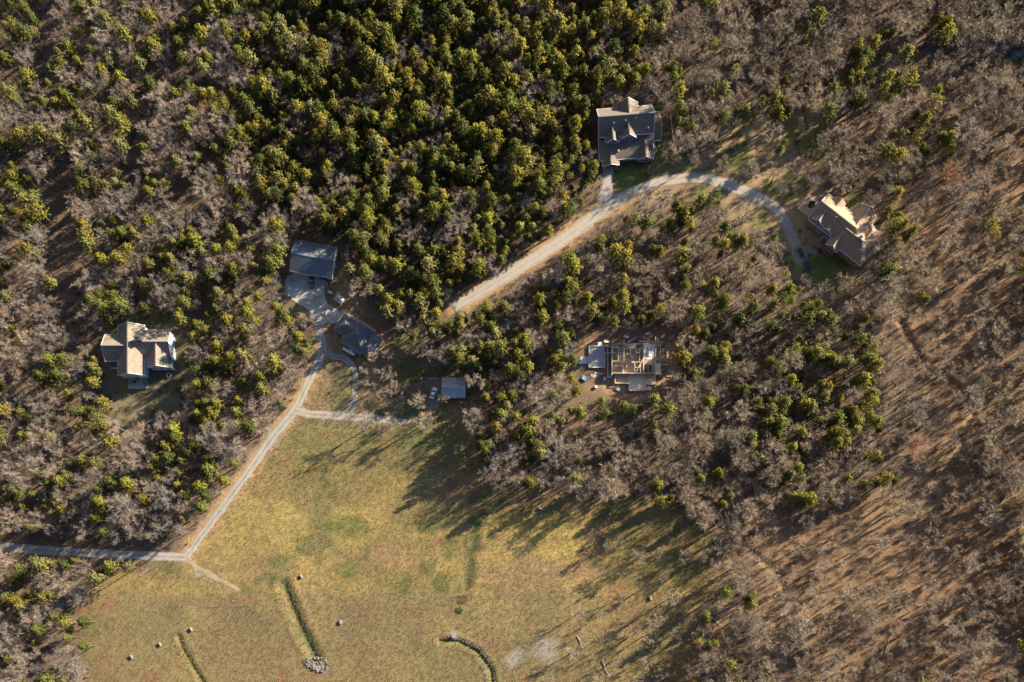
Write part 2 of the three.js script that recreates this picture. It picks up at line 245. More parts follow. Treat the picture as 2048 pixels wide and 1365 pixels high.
strip('road', LANE, [3.8, 3.8, 3.7, 3.6], M.lane, 0.06, 'grey gravel lane along the wood edge');
strip('driveway', DRIVE, [2.6, 2.8, 3.2, 3.4, 5.2, 3.4, 3.2, 3.4, 5.5], M.gravelRoad, 0.075, 'gravel driveway from the lane to the garage', 0.5);
strip('path', LOOP, [2.6, 2.3, 2.2, 2.4, 3.2], M.loopRoad, 0.09, 'curved gravel loop round the small lawn', 0.4);
strip('track', BARNTRACK, [4.4, 3.2, 4.4, 2.8, 2.4, 1.8], M.trackRoad, 0.105, 'gravel track to the small barn', 0.5);
strip('track', FIELDTRACK, [2.4, 2.4, 2.0, 1.6], M.dirt, 0.09, 'short dirt track into the pasture', 0.5);
strip('driveway', EASTDRIVE, [4.4, 4.8, 4.8, 4.6, 4.8, 5.2, 4.8, 4.0, 4.0, 4.2, 4.4, 4.2, 3.8, 4.4], M.asphalt, 0.06, 'long pale driveway curving to the brick house', 0.25);
strip('driveway', SPUR, [3.9, 4.0, 4.6, 6.4], M.spur, 0.055, 'concrete driveway spur of the dark-roofed house', 0.1);
patch('gravel_yard', rough(PAD, 5, 300), M.gravel, 0.12, 'pale gravel turning yard below the garage');
patch('driveway', rough(pairs('1588 498 1600 490 1618 494 1634 484 1646 492 1636 504 1618 514 1606 522 1604 534 1594 528 1586 512'), 2, 310), speckled(0.25, 0.19, 0.15, 0.25, 5, 100), 0.09, 'brown paved turning court of the brick house');
patch('barn_yard', rough(pairs('846 762 880 756 884 800 876 818 858 828 852 812 858 790'), 6, 320), speckled(0.16, 0.145, 0.125, 0.5, 8, 130), 0.07, 'grey gravel patch beside the small barn');
// ponds by the wood
const water = new THREE.MeshPhysicalMaterial({ roughness: 0.08, metalness: 0 }); water.color.setRGB(0.09, 0.10, 0.10);
const PONDS = [[pairs('1975 82 2075 78 2080 114 2040 122 2000 118 1978 108'), 'grey pond among bare trees'], [pairs('1852 92 1866 90 1870 108 1862 118 1850 112'), 'small pool under bare trees'], [pairs('1926 86 1938 88 1940 104 1930 112 1924 102'), 'tiny pool between bare trees']];
for (const [P, l] of PONDS) patch('water', rough(P, 8, 330), water, 0.1, l);

// ---------------------------------------------------------------- buildings
const shingleTex = (r, g, b) => { const t = makeTex(512, 512, (x, y) => { const row = Math.floor(y * 20), col = Math.floor((x + (row % 2) * 0.0125) * 20 * 0.999), n = hash(row, col, 4) - 0.5, f = 1 + 0.44 * n + (tileNoise(x, y, 9, 5) - 0.5) * 0.3 + (hash(row, 7, 12) - 0.5) * 0.16 + (tileNoise(x, y, 120, 6) - 0.5) * 0.3; return [r * f, g * f, b * f]; }, 5); return t; };
const roofMat = (r, g, b) => std(1, 1, 1, 0.92, { map: shingleTex(r, g, b) });
const metalTex = (r, g, b, ribs) => makeTex(256, 256, (x, y) => { const f = 0.82 + 0.24 * tileNoise(x, y, 13, 2) + 0.12 * tileNoise(x, y, 60, 3); return [r * f, g * f, b * f]; }, 4);
Object.assign(M, {
  slate: roofMat(0.165, 0.132, 0.105), tanRoof: roofMat(0.33, 0.228, 0.145), greyRoof: roofMat(0.205, 0.166, 0.128), blueRoof: roofMat(0.12, 0.122, 0.13),
  metalRoof: std(1, 1, 1, 0.5, { map: metalTex(0.155, 0.18, 0.205, 8), metalness: 0.3 }), barnRoof: std(1, 1, 1, 0.45, { map: makeTex(256, 256, (x, y) => { const st = tileNoise(x, y, 6, 3), f = 0.7 + 0.35 * st + 0.15 * tileNoise(x, y, 50, 4); return [0.43 * f, 0.45 * f, 0.46 * f]; }, 5), metalness: 0.35 }), darkMetal: std(0.07, 0.075, 0.08, 0.5),
  white: std(0.78, 0.77, 0.74, 0.6), siding: std(1, 1, 1, 0.7, { map: makeTex(64, 256, (x, y) => { const f = 0.94 + 0.1 * tileNoise(x, y, 8, 2); return [0.78 * f, 0.77 * f, 0.73 * f]; }, 3) }),
  taupe: speckled(0.30, 0.235, 0.175, 0.16, 3, 60), brick: std(1, 1, 1, 0.92, { map: makeTex(256, 256, (x, y) => { const row = Math.floor(y * 32), xx = x * 12 + (row % 2) * 0.5, col = Math.floor(xx) % 12, m = (y * 32 - row) < 0.16 || (xx % 1) < 0.07, n = hash(row, col, 9); return m ? [0.38, 0.32, 0.27] : [0.36 * (0.7 + 0.6 * n), 0.19 * (0.7 + 0.55 * n), 0.115 * (0.7 + 0.5 * n)]; }, 2.6) }),
  cream: std(0.62, 0.57, 0.45, 0.7), timber: speckled(0.42, 0.31, 0.20, 0.25, 3, 70), lumber: std(0.64, 0.52, 0.38, 0.85), osb: speckled(0.52, 0.425, 0.32, 0.3, 4, 70), osbPale: speckled(0.72, 0.60, 0.45, 0.2, 4, 70), plank: std(0.30, 0.20, 0.12, 0.9), deck: std(0.8, 0.8, 0.8, 0.75),
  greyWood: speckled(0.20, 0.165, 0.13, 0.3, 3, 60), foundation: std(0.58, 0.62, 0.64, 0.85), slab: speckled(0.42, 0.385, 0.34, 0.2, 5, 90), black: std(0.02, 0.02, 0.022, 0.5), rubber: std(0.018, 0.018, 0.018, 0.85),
  glass: new THREE.MeshPhysicalMaterial({ roughness: 0.06, metalness: 0 }), blue: std(0.16, 0.34, 0.44, 0.6), tarp: std(0.62, 0.55, 0.42, 0.8), grey: std(0.34, 0.35, 0.36, 0.6), steel: std(0.5, 0.5, 0.5, 0.35, { metalness: 0.8 }),
});
M.glass.color.setRGB(0.018, 0.022, 0.028);
const P3 = (axis, a, y, b) => axis === 'u' ? V(a, y, b) : V(b, y, a);
/* one roofed block: ridge along axis from a0 to a1, spread b0..b1 across; i0, i1 are hip insets (0 = gable end) */
function block(h, o) {
  const { axis = 'u', a0, a1, b0, b1, y0 = 0, eave, ridge, i0 = 0, i1 = 0, ov = 0.45, wallMat, roof, trim = M.white, noWall, t = 0.16 } = o, bm = (b0 + b1) / 2, hb = (b1 - b0) / 2, sl = (ridge - eave) / hb, q = (a, y, b) => P3(axis, a, y, b);
  if (!noWall) {
    const w = new MB(), e = eave - 0.04, A = [[a0, b0], [a1, b0], [a1, b1], [a0, b1]];
    for (let i = 0; i < 4; i++) {
      const [p, r] = A[i], [s, u] = A[(i + 1) % 4], gable = (i === 1 && !i1) || (i === 3 && !i0);
      if (gable) w.poly(q(p, y0, r), q(s, y0, u), q(s, e, u), q(p, ridge - 0.1, bm), q(p, e, r)); else w.poly(q(p, y0, r), q(s, y0, u), q(s, e, u), q(p, e, r));
    }
    mesh('wall', w.geo(), wallMat, h);
  }
  const r = new MB(), f = new MB(), ye = eave - sl * ov, s0 = i0 ? i0 / hb : 0, s1 = i1 ? i1 / hb : 0;
  const gv = Math.min(ov, 0.25), A0 = i0 ? a0 - ov * s0 : a0 - gv, A1 = i1 ? a1 + ov * s1 : a1 + gv, R0 = i0 ? a0 + i0 : A0, R1 = i1 ? a1 - i1 : A1, B0 = b0 - ov, B1 = b1 + ov;
  const up = t * 0.9;
  r.slab([q(A0, ye + up, B0), q(A1, ye + up, B0), q(R1, ridge + up, bm), q(R0, ridge + up, bm)], t); r.slab([q(A0, ye + up, B1), q(A1, ye + up, B1), q(R1, ridge + up, bm), q(R0, ridge + up, bm)], t);
  if (i0) r.slab([q(A0, ye + up, B0), q(A0, ye + up, B1), q(R0, ridge + up, bm)], t); if (i1) r.slab([q(A1, ye + up, B0), q(A1, ye + up, B1), q(R1, ridge + up, bm)], t);
  const rm = mesh('roof', r.geo(), roof, h), d = 0.05;
  f.bar(q(A0, ye, B0 - d), q(A1, ye, B0 - d), 0.12, 0.3).bar(q(A0, ye, B1 + d), q(A1, ye, B1 + d), 0.12, 0.3);
  if (!i0) f.bar(q(A0 - d, ye, B0), q(A0 - d, ridge + 0.02, bm), 0.12, 0.3).bar(q(A0 - d, ye, B1), q(A0 - d, ridge + 0.02, bm), 0.12, 0.3); else f.bar(q(A0 - d, ye, B0), q(A0 - d, ye, B1), 0.12, 0.3);
  if (!i1) f.bar(q(A1 + d, ye, B0), q(A1 + d, ridge + 0.02, bm), 0.12, 0.3).bar(q(A1 + d, ye, B1), q(A1 + d, ridge + 0.02, bm), 0.12, 0.3); else f.bar(q(A1 + d, ye, B0), q(A1 + d, ye, B1), 0.12, 0.3);
  mesh('fascia', f.geo(), trim, rm);
  if (o.ribs) { const rb = new MB(), n = Math.round((a1 - a0) / o.ribs); for (let i = 0; i <= n; i++) { const a = lerp(A0 + 0.06, A1 - 0.06, i / n); rb.bar(q(a, ye + up + 0.03, B0), q(a, ridge + up + 0.03, bm), 0.07, 0.08).bar(q(a, ye + up + 0.03, B1), q(a, ridge + up + 0.03, bm), 0.07, 0.08); } mesh('ribs', rb.geo(), roof, rm); }
  const cap = new MB(); cap.bar(q(R0, ridge + up + 0.03, bm), q(R1, ridge + up + 0.03, bm), 0.34, 0.08); mesh('ridge_cap', cap.geo(), roof, rm);
  return rm;
}
function windowOn(h, face, x, y, z, w, ht, panes = 2, frameMat = M.white) {  // centre of the opening on the wall plane; face says which way it looks
  const g = new THREE.Group(); g.name = 'window'; g.position.set(x, y, z); g.rotation.y = { '+z': 0, '+x': Math.PI / 2, '-z': Math.PI, '-x': -Math.PI / 2 }[face]; h.add(g);
  const f = new MB(), t = 0.11; f.box(-w / 2 - t, w / 2 + t, ht / 2, ht / 2 + t, -0.06, 0.1).box(-w / 2 - t, w / 2 + t, -ht / 2 - t, -ht / 2, -0.06, 0.13).box(-w / 2 - t, -w / 2, -ht / 2, ht / 2, -0.06, 0.1).box(w / 2, w / 2 + t, -ht / 2, ht / 2, -0.06, 0.1);
  for (let i = 1; i < panes; i++) f.box(-w / 2 + w * i / panes - 0.05, -w / 2 + w * i / panes + 0.05, -ht / 2, ht / 2, -0.05, 0.09);
  f.box(-w / 2, w / 2, -0.03, 0.03, -0.05, 0.075);
  mesh('frame', f.geo(), frameMat, g);
  for (let i = 0; i < panes; i++) mesh('pane', new MB().box(-w / 2 + w * i / panes + 0.05, -w / 2 + w * (i + 1) / panes - 0.05, -ht / 2, ht / 2, -0.03, 0.035).geo(), M.glass, g);
  return g;
}
function doorOn(h, face, x, y, z, w, ht, mat, name = 'door') {
  const g = new THREE.Group(); g.name = name; g.position.set(x, y, z); g.rotation.y = { '+z': 0, '+x': Math.PI / 2, '-z': Math.PI, '-x': -Math.PI / 2 }[face]; h.add(g);
  const p = new MB().box(-w / 2, w / 2, 0, ht, -0.03, 0.06); const n = Math.max(2, Math.round(ht / 0.6)); for (let i = 0; i < n; i++) p.box(-w / 2 + 0.1, w / 2 - 0.1, ht * i / n + 0.06, ht * (i + 1) / n - 0.06, 0.05, 0.085);
  mesh('leaf', p.geo(), mat, g); mesh('frame', new MB().box(-w / 2 - 0.12, -w / 2, 0, ht + 0.12, -0.03, 0.1).box(w / 2, w / 2 + 0.12, 0, ht + 0.12, -0.03, 0.1).box(-w / 2, w / 2, ht, ht + 0.12, -0.03, 0.1).geo(), M.white, g);
  mesh('handle', new MB().box(w * 0.34, w * 0.4, ht * 0.45, ht * 0.49, 0.08, 0.13).geo(), M.black, g); return g;
}
function chimney(h, x, z, w, d, y0, y1, mat, capMat = M.concreteTan) { const c = mesh('chimney', new MB().box(x - w / 2, x + w / 2, y0, y1, z - d / 2, z + d / 2).geo(), mat, h); mesh('cap', new MB().box(x - w / 2 - 0.12, x + w / 2 + 0.12, y1 - 0.02, y1 + 0.16, z - d / 2 - 0.12, z + d / 2 + 0.12).geo(), capMat, c); mesh('flue', new MB().box(x - w * 0.28, x + w * 0.28, y1 + 0.1, y1 + 0.42, z - d * 0.22, z + d * 0.22).geo(), M.black, c); }
function vent(h, x, y, z) { const g = new THREE.CylinderGeometry(0.13, 0.13, 1.0, 8); g.translate(x, y + 0.3, z); const v = mesh('roof_vent', g, M.grey, h); const c = new THREE.CylinderGeometry(0.2, 0.2, 0.14, 8); c.translate(x, y + 0.85, z); mesh('cap', c, M.grey, v); }

// dark-roofed two-storey house at the driveway fork
{
  const h = base('house', 1251.3, 323, -4.5); tag(h, 'large taupe house with charcoal shingle roof and two front dormers at the driveway fork', 'house');
  const R = M.slate, W = M.taupe;
  block(h, { a0: -10.6, a1: 10.6, b0: -17.4, b1: -7.2, eave: 8.8, ridge: 14.2, wallMat: W, roof: R });
  { // long lower front roof
    mesh('wall', new MB().box(-10.4, 10.4, 0, 3.9, -7.3, 0).poly(V(-10.4, 3.9, 0), V(-10.4, 3.9, -7.3), V(-10.4, 6.7, -7.3)).poly(V(10.4, 3.9, 0), V(10.4, 3.9, -7.3), V(10.4, 6.7, -7.3)).geo(), W, h);
    const rf = mesh('roof', new MB().slab([V(-10.9, 3.95, 0.55), V(10.9, 3.95, 0.55), V(10.9, 6.95, -7.19), V(-10.9, 6.95, -7.19)], 0.16).geo(), R, h);
    mesh('fascia', new MB().bar(V(-10.9, 3.8, 0.62), V(10.9, 3.8, 0.62), 0.12, 0.3).bar(V(-10.97, 3.85, 0.55), V(-10.97, 6.85, -7.19), 0.12, 0.3).bar(V(10.97, 3.85, 0.55), V(10.97, 6.85, -7.19), 0.12, 0.3).geo(), M.white, rf);
  }
  block(h, { axis: 'v', a0: -11, a1: -4.9, b0: -7.7, b1: -3.4, y0: 5.4, eave: 8.7, ridge: 11.3, ov: 0.7, wallMat: W, roof: R });
  block(h, { axis: 'v', a0: -12, a1: -5.9, b0: -1.6, b1: 3.1, y0: 5.6, eave: 9.3, ridge: 12.3, ov: 0.7, wallMat: W, roof: R });
  block(h, { axis: 'v', a0: -5.4, a1: 1.0, b0: 4.7, b1: 10.2, eave: 3.9, ridge: 6.4, ov: 0.55, wallMat: W, roof: R });
  block(h, { axis: 'v', a0: -1.9, a1: 2.4, b0: -9.2, b1: -3.6, eave: 3.7, ridge: 5.1, ov: 0.5, wallMat: W, roof: R, noWall: true });
  block(h, { axis: 'v', a0: -19.2, a1: -12, b0: -2.6, b1: 5.0, eave: 8.7, ridge: 13.2, ov: 0.45, wallMat: W, roof: R });
  block(h, { a0: 10.4, a1: 14.0, b0: -16.8, b1: -6.2, eave: 4, ridge: 7.4, ov: 0.4, wallMat: W, roof: R });
  for (const [x, z] of [[-8.9, 2.1], [-3.9, 2.1]]) mesh('porch_column', new MB().box(x - 0.32, x + 0.32, 0, 3.62, z - 0.32, z + 0.32).box(x - 0.4, x + 0.4, 0, 0.5, z - 0.4, z + 0.4).geo(), M.timber, h);
  mesh('porch_gable', new MB().poly(V(-9.2, 3.6, 2.42), V(-3.6, 3.6, 2.42), V(-6.4, 5.0, 2.42)).poly(V(-9.2, 3.6, 2.3), V(-3.6, 3.6, 2.3), V(-6.4, 5.0, 2.3)).geo(), W, h);
  mesh('porch_floor', new MB().box(-9.4, -3.4, 0, 0.22, -0.02, 2.9).geo(), M.concrete, h);
  doorOn(h, '+z', -6.4, 0.22, 0.02, 1.4, 2.6, M.timber);
  windowOn(h, '+z', -5.55, 7.4, -4.88, 3.0, 1.7, 2); windowOn(h, '+z', 0.75, 7.8, -5.88, 3.2, 2.0, 2); windowOn(h, '+z', 7.6, 7.85, -7.18, 3.4, 1.3, 2);
  windowOn(h, '+z', 0.2, 2.3, 0.02, 5.2, 1.7, 3); windowOn(h, '+z', 7.45, 2.3, 1.02, 2.9, 1.9, 2); windowOn(h, '+x', 10.62, 5.6, -3, 1.4, 1.2, 1); windowOn(h, '+x', 14.02, 2.1, -11, 2.2, 1.5, 2); windowOn(h, '-z', -6, 5, -17.42, 2.4, 1.6, 2); windowOn(h, '-z', 8, 5, -17.42, 2.4, 1.6, 2);
  for (const [x, z] of [[-5.0, -10.2], [-0.4, -10.6], [3.5, -11.0], [8.5, -8.2]]) vent(h, x, 8.8 + (-7.2 - z) * 1.06, z);
  { const g = new THREE.SphereGeometry(0.8, 20, 8, 0, Math.PI * 2, 0, 0.75); g.rotateX(0.6); g.translate(-3.4, 6.0, -2.0); const d = new MB().bar(V(-3.4, 5.0, -2), V(-3.4, 6.3, -2.1), 0.08, 0.08).geo(); const s = mesh('satellite_dish', g, M.grey, h); mesh('mast', d, M.grey, s); }
  // side porch posts
  for (const z of [-5.6, -3.6]) mesh('side_post', new MB().box(11.8, 12.05, 0, 2.6, z, z + 0.25).geo(), M.timber, h);
  mesh('side_porch_beam', new MB().box(10.5, 12.1, 2.55, 2.8, -5.7, -3.3).geo(), M.timber, h);
}
// tan-roofed brick house at the end of the long driveway
{
  const h = base('house', 1629, 425, 38); tag(h, 'brick house with tan shingle roof, tall chimney and front dormers at the driveway end', 'house');
  const R = M.tanRoof, W = M.brick;
  block(h, { a0: 0, a1: 22, b0: -6, b1: 6, eave: 6.5, ridge: 11.6, i1: 5, wallMat: W, roof: R, trim: M.white });
  block(h, { a0: 14, a1: 27, b0: -3.5, b1: 7.7, eave: 6.2, ridge: 10.8, i1: 5, wallMat: W, roof: R });
  block(h, { axis: 'v', a0: -10.4, a1: 0, b0: 11.8, b1: 20.6, eave: 6.3, ridge: 10.6, wallMat: W, roof: R });
  block(h, { axis: 'v', a0: -7.2, a1: 1, b0: 19.6, b1: 25.6, eave: 6.0, ridge: 9.4, i0: 3, wallMat: W, roof: R });
  block(h, { axis: 'v', a0: 1, a1: 5.5, b0: 1.4, b1: 5.6, y0: 6, eave: 7.9, ridge: 10.1, ov: 0.4, wallMat: W, roof: R });
  block(h, { axis: 'v', a0: 2, a1: 5.8, b0: 7.2, b1: 10.4, y0: 6, eave: 7.5, ridge: 9.1, ov: 0.4, wallMat: W, roof: R });
  block(h, { axis: 'v', a0: 3, a1: 9.4, b0: 11.9, b1: 16.3, eave: 6.0, ridge: 8.6, ov: 0.45, wallMat: W, roof: R });
  block(h, { axis: 'v', a0: -6.6, a1: -1, b0: 3.4, b1: 7.4, eave: 7.4, y0: 5, ridge: 9.4, ov: 0.4, wallMat: W, roof: R });
  chimney(h, 20.4, 2.6, 1.9, 1.5, 6, 14.2, M.brick);
  windowOn(h, '+z', 3.5, 7.1, 5.52, 2.2, 1.2, 2); windowOn(h, '+z', 8.8, 6.9, 5.82, 1.8, 1.0, 2); windowOn(h, '+z', 14.1, 3.6, 9.42, 2.6, 2.4, 2); windowOn(h, '+z', 18.8, 3.6, 7.72, 1.6, 1.9, 1); windowOn(h, '+z', 22, 3.6, 7.72, 1.6, 1.9, 1); windowOn(h, '+z', 25, 3.6, 7.72, 1.6, 1.9, 1); windowOn(h, '+z', 2, 3.2, 6.02, 1.8, 2, 2); windowOn(h, '+z', 6, 3.2, 6.02, 1.8, 2, 2);
  windowOn(h, '-x', -0.02, 3.0, -2.4, 1.5, 1.8, 1); windowOn(h, '-x', -0.02, 3.0, 2.0, 1.5, 1.8, 1); windowOn(h, '-x', -0.02, 8, 0, 1.4, 1.5, 1);
  doorOn(h, '+z', 10.2, 0, 6.02, 1.3, 2.5, M.timber);
  for (const x of [8.6, 11.4]) mesh('porch_column', new MB().box(x - 0.2, x + 0.2, 0, 5.3, 7.4, 7.8).geo(), M.white, h);
  mesh('porch_roof', new MB().box(8.2, 11.8, 5.2, 5.5, 6.05, 8).geo(), M.slate, h);
  for (const [x, z] of [[8, 1.2], [23.5, 5]]) vent(h, x, 11.6 - Math.abs(z - (x > 20 ? 2.1 : 0)) * 0.84, z);
  mesh('deck', new MB().box(4, 11.5, 0, 0.3, -9.6, -6.7).geo(), M.plank, h);
}
// white house with crossing gables
{
  const h = base('house', 273, 757, 0); tag(h, 'white-walled house with crossing grey gable roofs and a back patio in the clearing', 'house');
  const R = M.greyRoof, W = M.siding, ux = (p) => (p - 273) * S, uz = (p) => (p - 757) * S;
  block(h, { axis: 'v', a0: uz(661), a1: 0, b0: ux(249), b1: ux(297.5), eave: 6.8, ridge: 11, wallMat: W, roof: R });
  block(h, { a0: ux(221.5), a1: ux(268.5), b0: uz(680), b1: uz(727.5), eave: 6.4, ridge: 10.1, wallMat: W, roof: R });
  block(h, { a0: ux(272), a1: ux(350), b0: uz(671), b1: uz(722), eave: 6.6, ridge: 10.4, wallMat: W, roof: R });
  block(h, { axis: 'v', a0: uz(698), a1: uz(741), b0: ux(306), b1: ux(347), eave: 6.5, ridge: 10, wallMat: W, roof: R });
  { const w = mesh('porch_roof', new MB().slab([V(ux(227), 3.0, uz(739.5)), V(ux(248.6), 3.0, uz(739.5)), V(ux(248.6), 4.2, uz(727.6)), V(ux(227), 4.2, uz(727.6))], 0.14).geo(), M.darkMetal, h); mesh('fascia', new MB().bar(V(ux(226), 2.9, uz(740)), V(ux(248.4), 2.9, uz(740)), 0.12, 0.26).geo(), M.white, w); mesh('wall', new MB().box(ux(228), ux(248.4), 0, 2.9, uz(727.7), uz(738.8)).geo(), W, h); windowOn(h, '+z', ux(241), 1.7, uz(738.8) + 0.02, 2.2, 1.5, 2); }
  mesh('awning', new MB().slab([V(ux(347.6), 6.9, uz(723)), V(ux(353), 6.6, uz(723)), V(ux(353), 6.6, uz(743)), V(ux(347.6), 6.9, uz(743))], 0.12).geo(), M.darkMetal, h);
  for (const z of [uz(724), uz(742)]) mesh('awning_post', new MB().box(ux(352) - 0.1, ux(352) + 0.1, 0, 6.5, z - 0.1, z + 0.1).geo(), M.white, h);
  chimney(h, ux(296), uz(692), 2.2, 1.6, 5, 12.6, std(0.05, 0.05, 0.055, 0.8), M.darkMetal);
  windowOn(h, '+z', -1.4, 4.3, 0.02, 2.4, 1.5, 2); windowOn(h, '+z', 1.9, 6.2, 0.02, 1.6, 1.1, 1); windowOn(h, '+z', ux(316), 3.9, uz(741) + 0.02, 1.7, 1.7, 1); windowOn(h, '+z', ux(330), 4.3, uz(741) + 0.02, 1.7, 1.7, 1); windowOn(h, '+z', ux(341), 2.2, uz(741) + 0.02, 1.8, 2.0, 1);
  for (const z of [680, 696, 711]) windowOn(h, '+x', ux(350) + 0.02, 3.6, uz(z), 1.4, 1.8, 1);
  windowOn(h, '+x', ux(347) + 0.02, 3.4, uz(732), 1.4, 1.8, 1);
  doorOn(h, '+z', 0.6, 0.1, 0.02, 1.8, 2.2, M.glass);
  vent(h, ux(284), 9.6, uz(670));
  const pt = mesh('patio', new MB().box(-4, 4, -0.05, 0.16, 0, 4).geo(), M.concrete); pt.position.set(X(276.5), gh(X(276.5), Z(758)), Z(758.4)); tag(pt, 'grey concrete patio slab behind the white house', 'patio');
  const gr = base('grill', 270.5, 764.5, 20); tag(gr, 'dark lidded grill on the grey patio', 'grill');
  { const b = new THREE.CylinderGeometry(0.42, 0.42, 1.3, 12, 1, false, 0, Math.PI); b.rotateZ(Math.PI / 2); b.translate(0, 1.12, 0); mesh('lid', b, M.black, gr); mesh('firebox', new MB().box(-0.65, 0.65, 0.8, 1.1, -0.4, 0.4).geo(), M.black, gr); mesh('shelf', new MB().box(0.66, 1.2, 1.0, 1.05, -0.35, 0.35).geo(), M.grey, gr); for (const x of [-0.55, 0.55]) for (const z of [-0.3, 0.3]) mesh('leg', new MB().box(x - 0.04, x + 0.04, 0.14, 0.8, z - 0.04, z + 0.04).geo(), M.black, gr); }
  const fp = base('fire_pit', 337.6, 751.4); tag(fp, 'round white stone fire pit beside the white house', 'fire pit');
  for (let i = 0; i < 12; i++) { const a = i * Math.PI / 6, b = mesh('stone', new THREE.BoxGeometry(0.46, 0.42, 0.3).translate(0, 0.2, 0.85), M.white, fp); b.rotation.y = a; }
  mesh('ash_bed', new THREE.CylinderGeometry(0.7, 0.7, 0.12, 20).translate(0, 0.06, 0), M.black, fp);
}
// grey metal garage
{
  const h = base('garage', 630, 525, 10.5); tag(h, 'wide garage with blue-grey metal roof above the gravel yard', 'garage');
  block(h, { a0: -8.2, a1: 8.2, b0: -5.9, b1: 5.7, eave: 3.7, ridge: 6.3, wallMat: M.cream, roof: M.metalRoof, trim: M.grey, ribs: 0.6 });
  for (const x of [-5.6, -1.4]) doorOn(h, '+z', x, 0.05, 5.74, 3.4, 2.7, M.white, 'garage_door_or_dark_bay');
  doorOn(h, '+z', 4.6, 0.05, 5.74, 3.6, 2.9, M.black, 'garage_door_or_dark_bay');  // open bay: its shaded interior is put in as a black panel
  mesh('apron', new MB().box(-8.1, 2.4, -0.1, 0.18, 5.75, 7.6).geo(), M.concreteTan, h); windowOn(h, '-x', -8.22, 2, 0, 1.2, 1.2, 1); windowOn(h, '+x', 8.22, 2, 0, 1.2, 1.2, 1);
  const e = mesh('timber_edging', new MB().bar(V(X(656), 0.2, Z(557)), V(X(652), 0.2, Z(572)), 0.3, 0.45).bar(V(X(652), 0.2, Z(572)), V(X(647.5), 0.2, Z(585)), 0.3, 0.45).geo(), M.greyWood); tag(e, 'low dark timber edging along the gravel yard', 'edging');
}
// blue-grey hip-roofed house
{
  const h = base('house', 719.5, 677, 34); tag(h, 'small house with dark blue-grey hipped roofs and a white porch ramp', 'house');
  const R = M.blueRoof, W = M.cream;
  block(h, { a0: -4.6, a1: 4.4, b0: -4.6, b1: 4.6, eave: 3.1, ridge: 6.7, i0: 4.4, i1: 4.3, wallMat: W, roof: R, trim: M.grey });
  block(h, { a0: -9.6, a1: -3, b0: -4.0, b1: 2.6, eave: 2.9, ridge: 5.2, i0: 3.2, wallMat: W, roof: R, trim: M.grey });
  block(h, { axis: 'v', a0: -4.2, a1: 4.3, b0: 3, b1: 8.2, eave: 2.9, ridge: 5.0, i0: 2.4, i1: 2.4, wallMat: W, roof: R, trim: M.grey });
  const pr = mesh('porch_roof', new MB().slab([V(-4.8, 2.5, 5.8), V(4.4, 2.5, 5.8), V(4.4, 2.95, 4.7), V(-4.8, 2.95, 4.7)], 0.12).geo(), R, h); mesh('gutter', new MB().bar(V(-4.8, 2.45, 5.86), V(4.4, 2.45, 5.86), 0.1, 0.14).geo(), M.grey, pr);
  for (const x of [-4.5, -1.5, 1.4, 4.1]) mesh('porch_post', new MB().box(x - 0.07, x + 0.07, 0, 2.5, 5.5, 5.64).geo(), M.white, h);
  mesh('porch_floor', new MB().box(-4.6, 4.2, 0, 0.5, 4.65, 5.7).geo(), M.greyWood, h);
  windowOn(h, '+z', -2.6, 1.7, 4.62, 1.5, 1.3, 2); windowOn(h, '+z', 2.6, 1.7, 4.62, 1.5, 1.3, 2); windowOn(h, '+z', 5.6, 1.7, 4.32, 1.4, 1.2, 2); doorOn(h, '+z', 0, 0.5, 4.62, 1, 2.1, M.white); windowOn(h, '-x', -9.62, 1.6, -0.7, 2.4, 1.2, 2); windowOn(h, '-z', 0, 1.7, -4.62, 1.6, 1.3, 2);
  vent(h, -6.5, 4.4, -0.5);
  // white T-shaped deck: every board is a part
  const d = base('porch_deck', 697.8, 704, 30); tag(d, 'white T-shaped plank ramp in front of the blue-grey house', 'deck');
  for (let i = 0; i < 4; i++) mesh('plank', new MB().box(-2.7, 2.7, 0.52, 0.58, -0.5 + i * 0.27, -0.26 + i * 0.27).geo(), M.deck, d);
  for (let i = 0; i < 5; i++) mesh('plank', new MB().box(0.05 + i * 0.27, 0.29 + i * 0.27, 0.53, 0.59, -2.4, -0.53).geo(), M.deck, d);
  for (const x of [-2.5, 0, 2.5]) mesh('post', new MB().box(x - 0.06, x + 0.06, 0, 0.52, -0.3, -0.18).geo(), M.white, d);
  const rl = new MB(); for (const x of [-2.6, -1.3, 0, 1.3, 2.6]) rl.box(x - 0.04, x + 0.04, 0.58, 1.4, 0.56, 0.64); rl.bar(V(-2.7, 1.42, 0.6), V(2.7, 1.42, 0.6), 0.1, 0.06); mesh('railing', rl.geo(), M.white, d);
}
{ // concrete walk behind the blue-grey house, in slabs
  const w = base('concrete_walk', 684, 618, 32); tag(w, 'pale concrete walk of square slabs behind the blue-grey house', 'walk');
  for (let i = 0; i < 10; i++) mesh('slab', new MB().box(i * 1.62, i * 1.62 + 1.58, -0.04, 0.16, 0, 1.35).geo(), i % 3 ? M.concreteTan : M.concrete, w);
  for (let i = 0; i < 2; i++) mesh('slab', new MB().box(-0.02, 1.5, -0.04, 0.155, 1.39 + i * 1.3, 2.65 + i * 1.3).geo(), M.concreteTan, w);
  for (let i = 0; i < 3; i++) mesh('slab', new MB().box(11.4 + i * 1.75, 13.1 + i * 1.75, -0.04, 0.15, 1.4, 3.1).geo(), M.concreteTan, w);
}
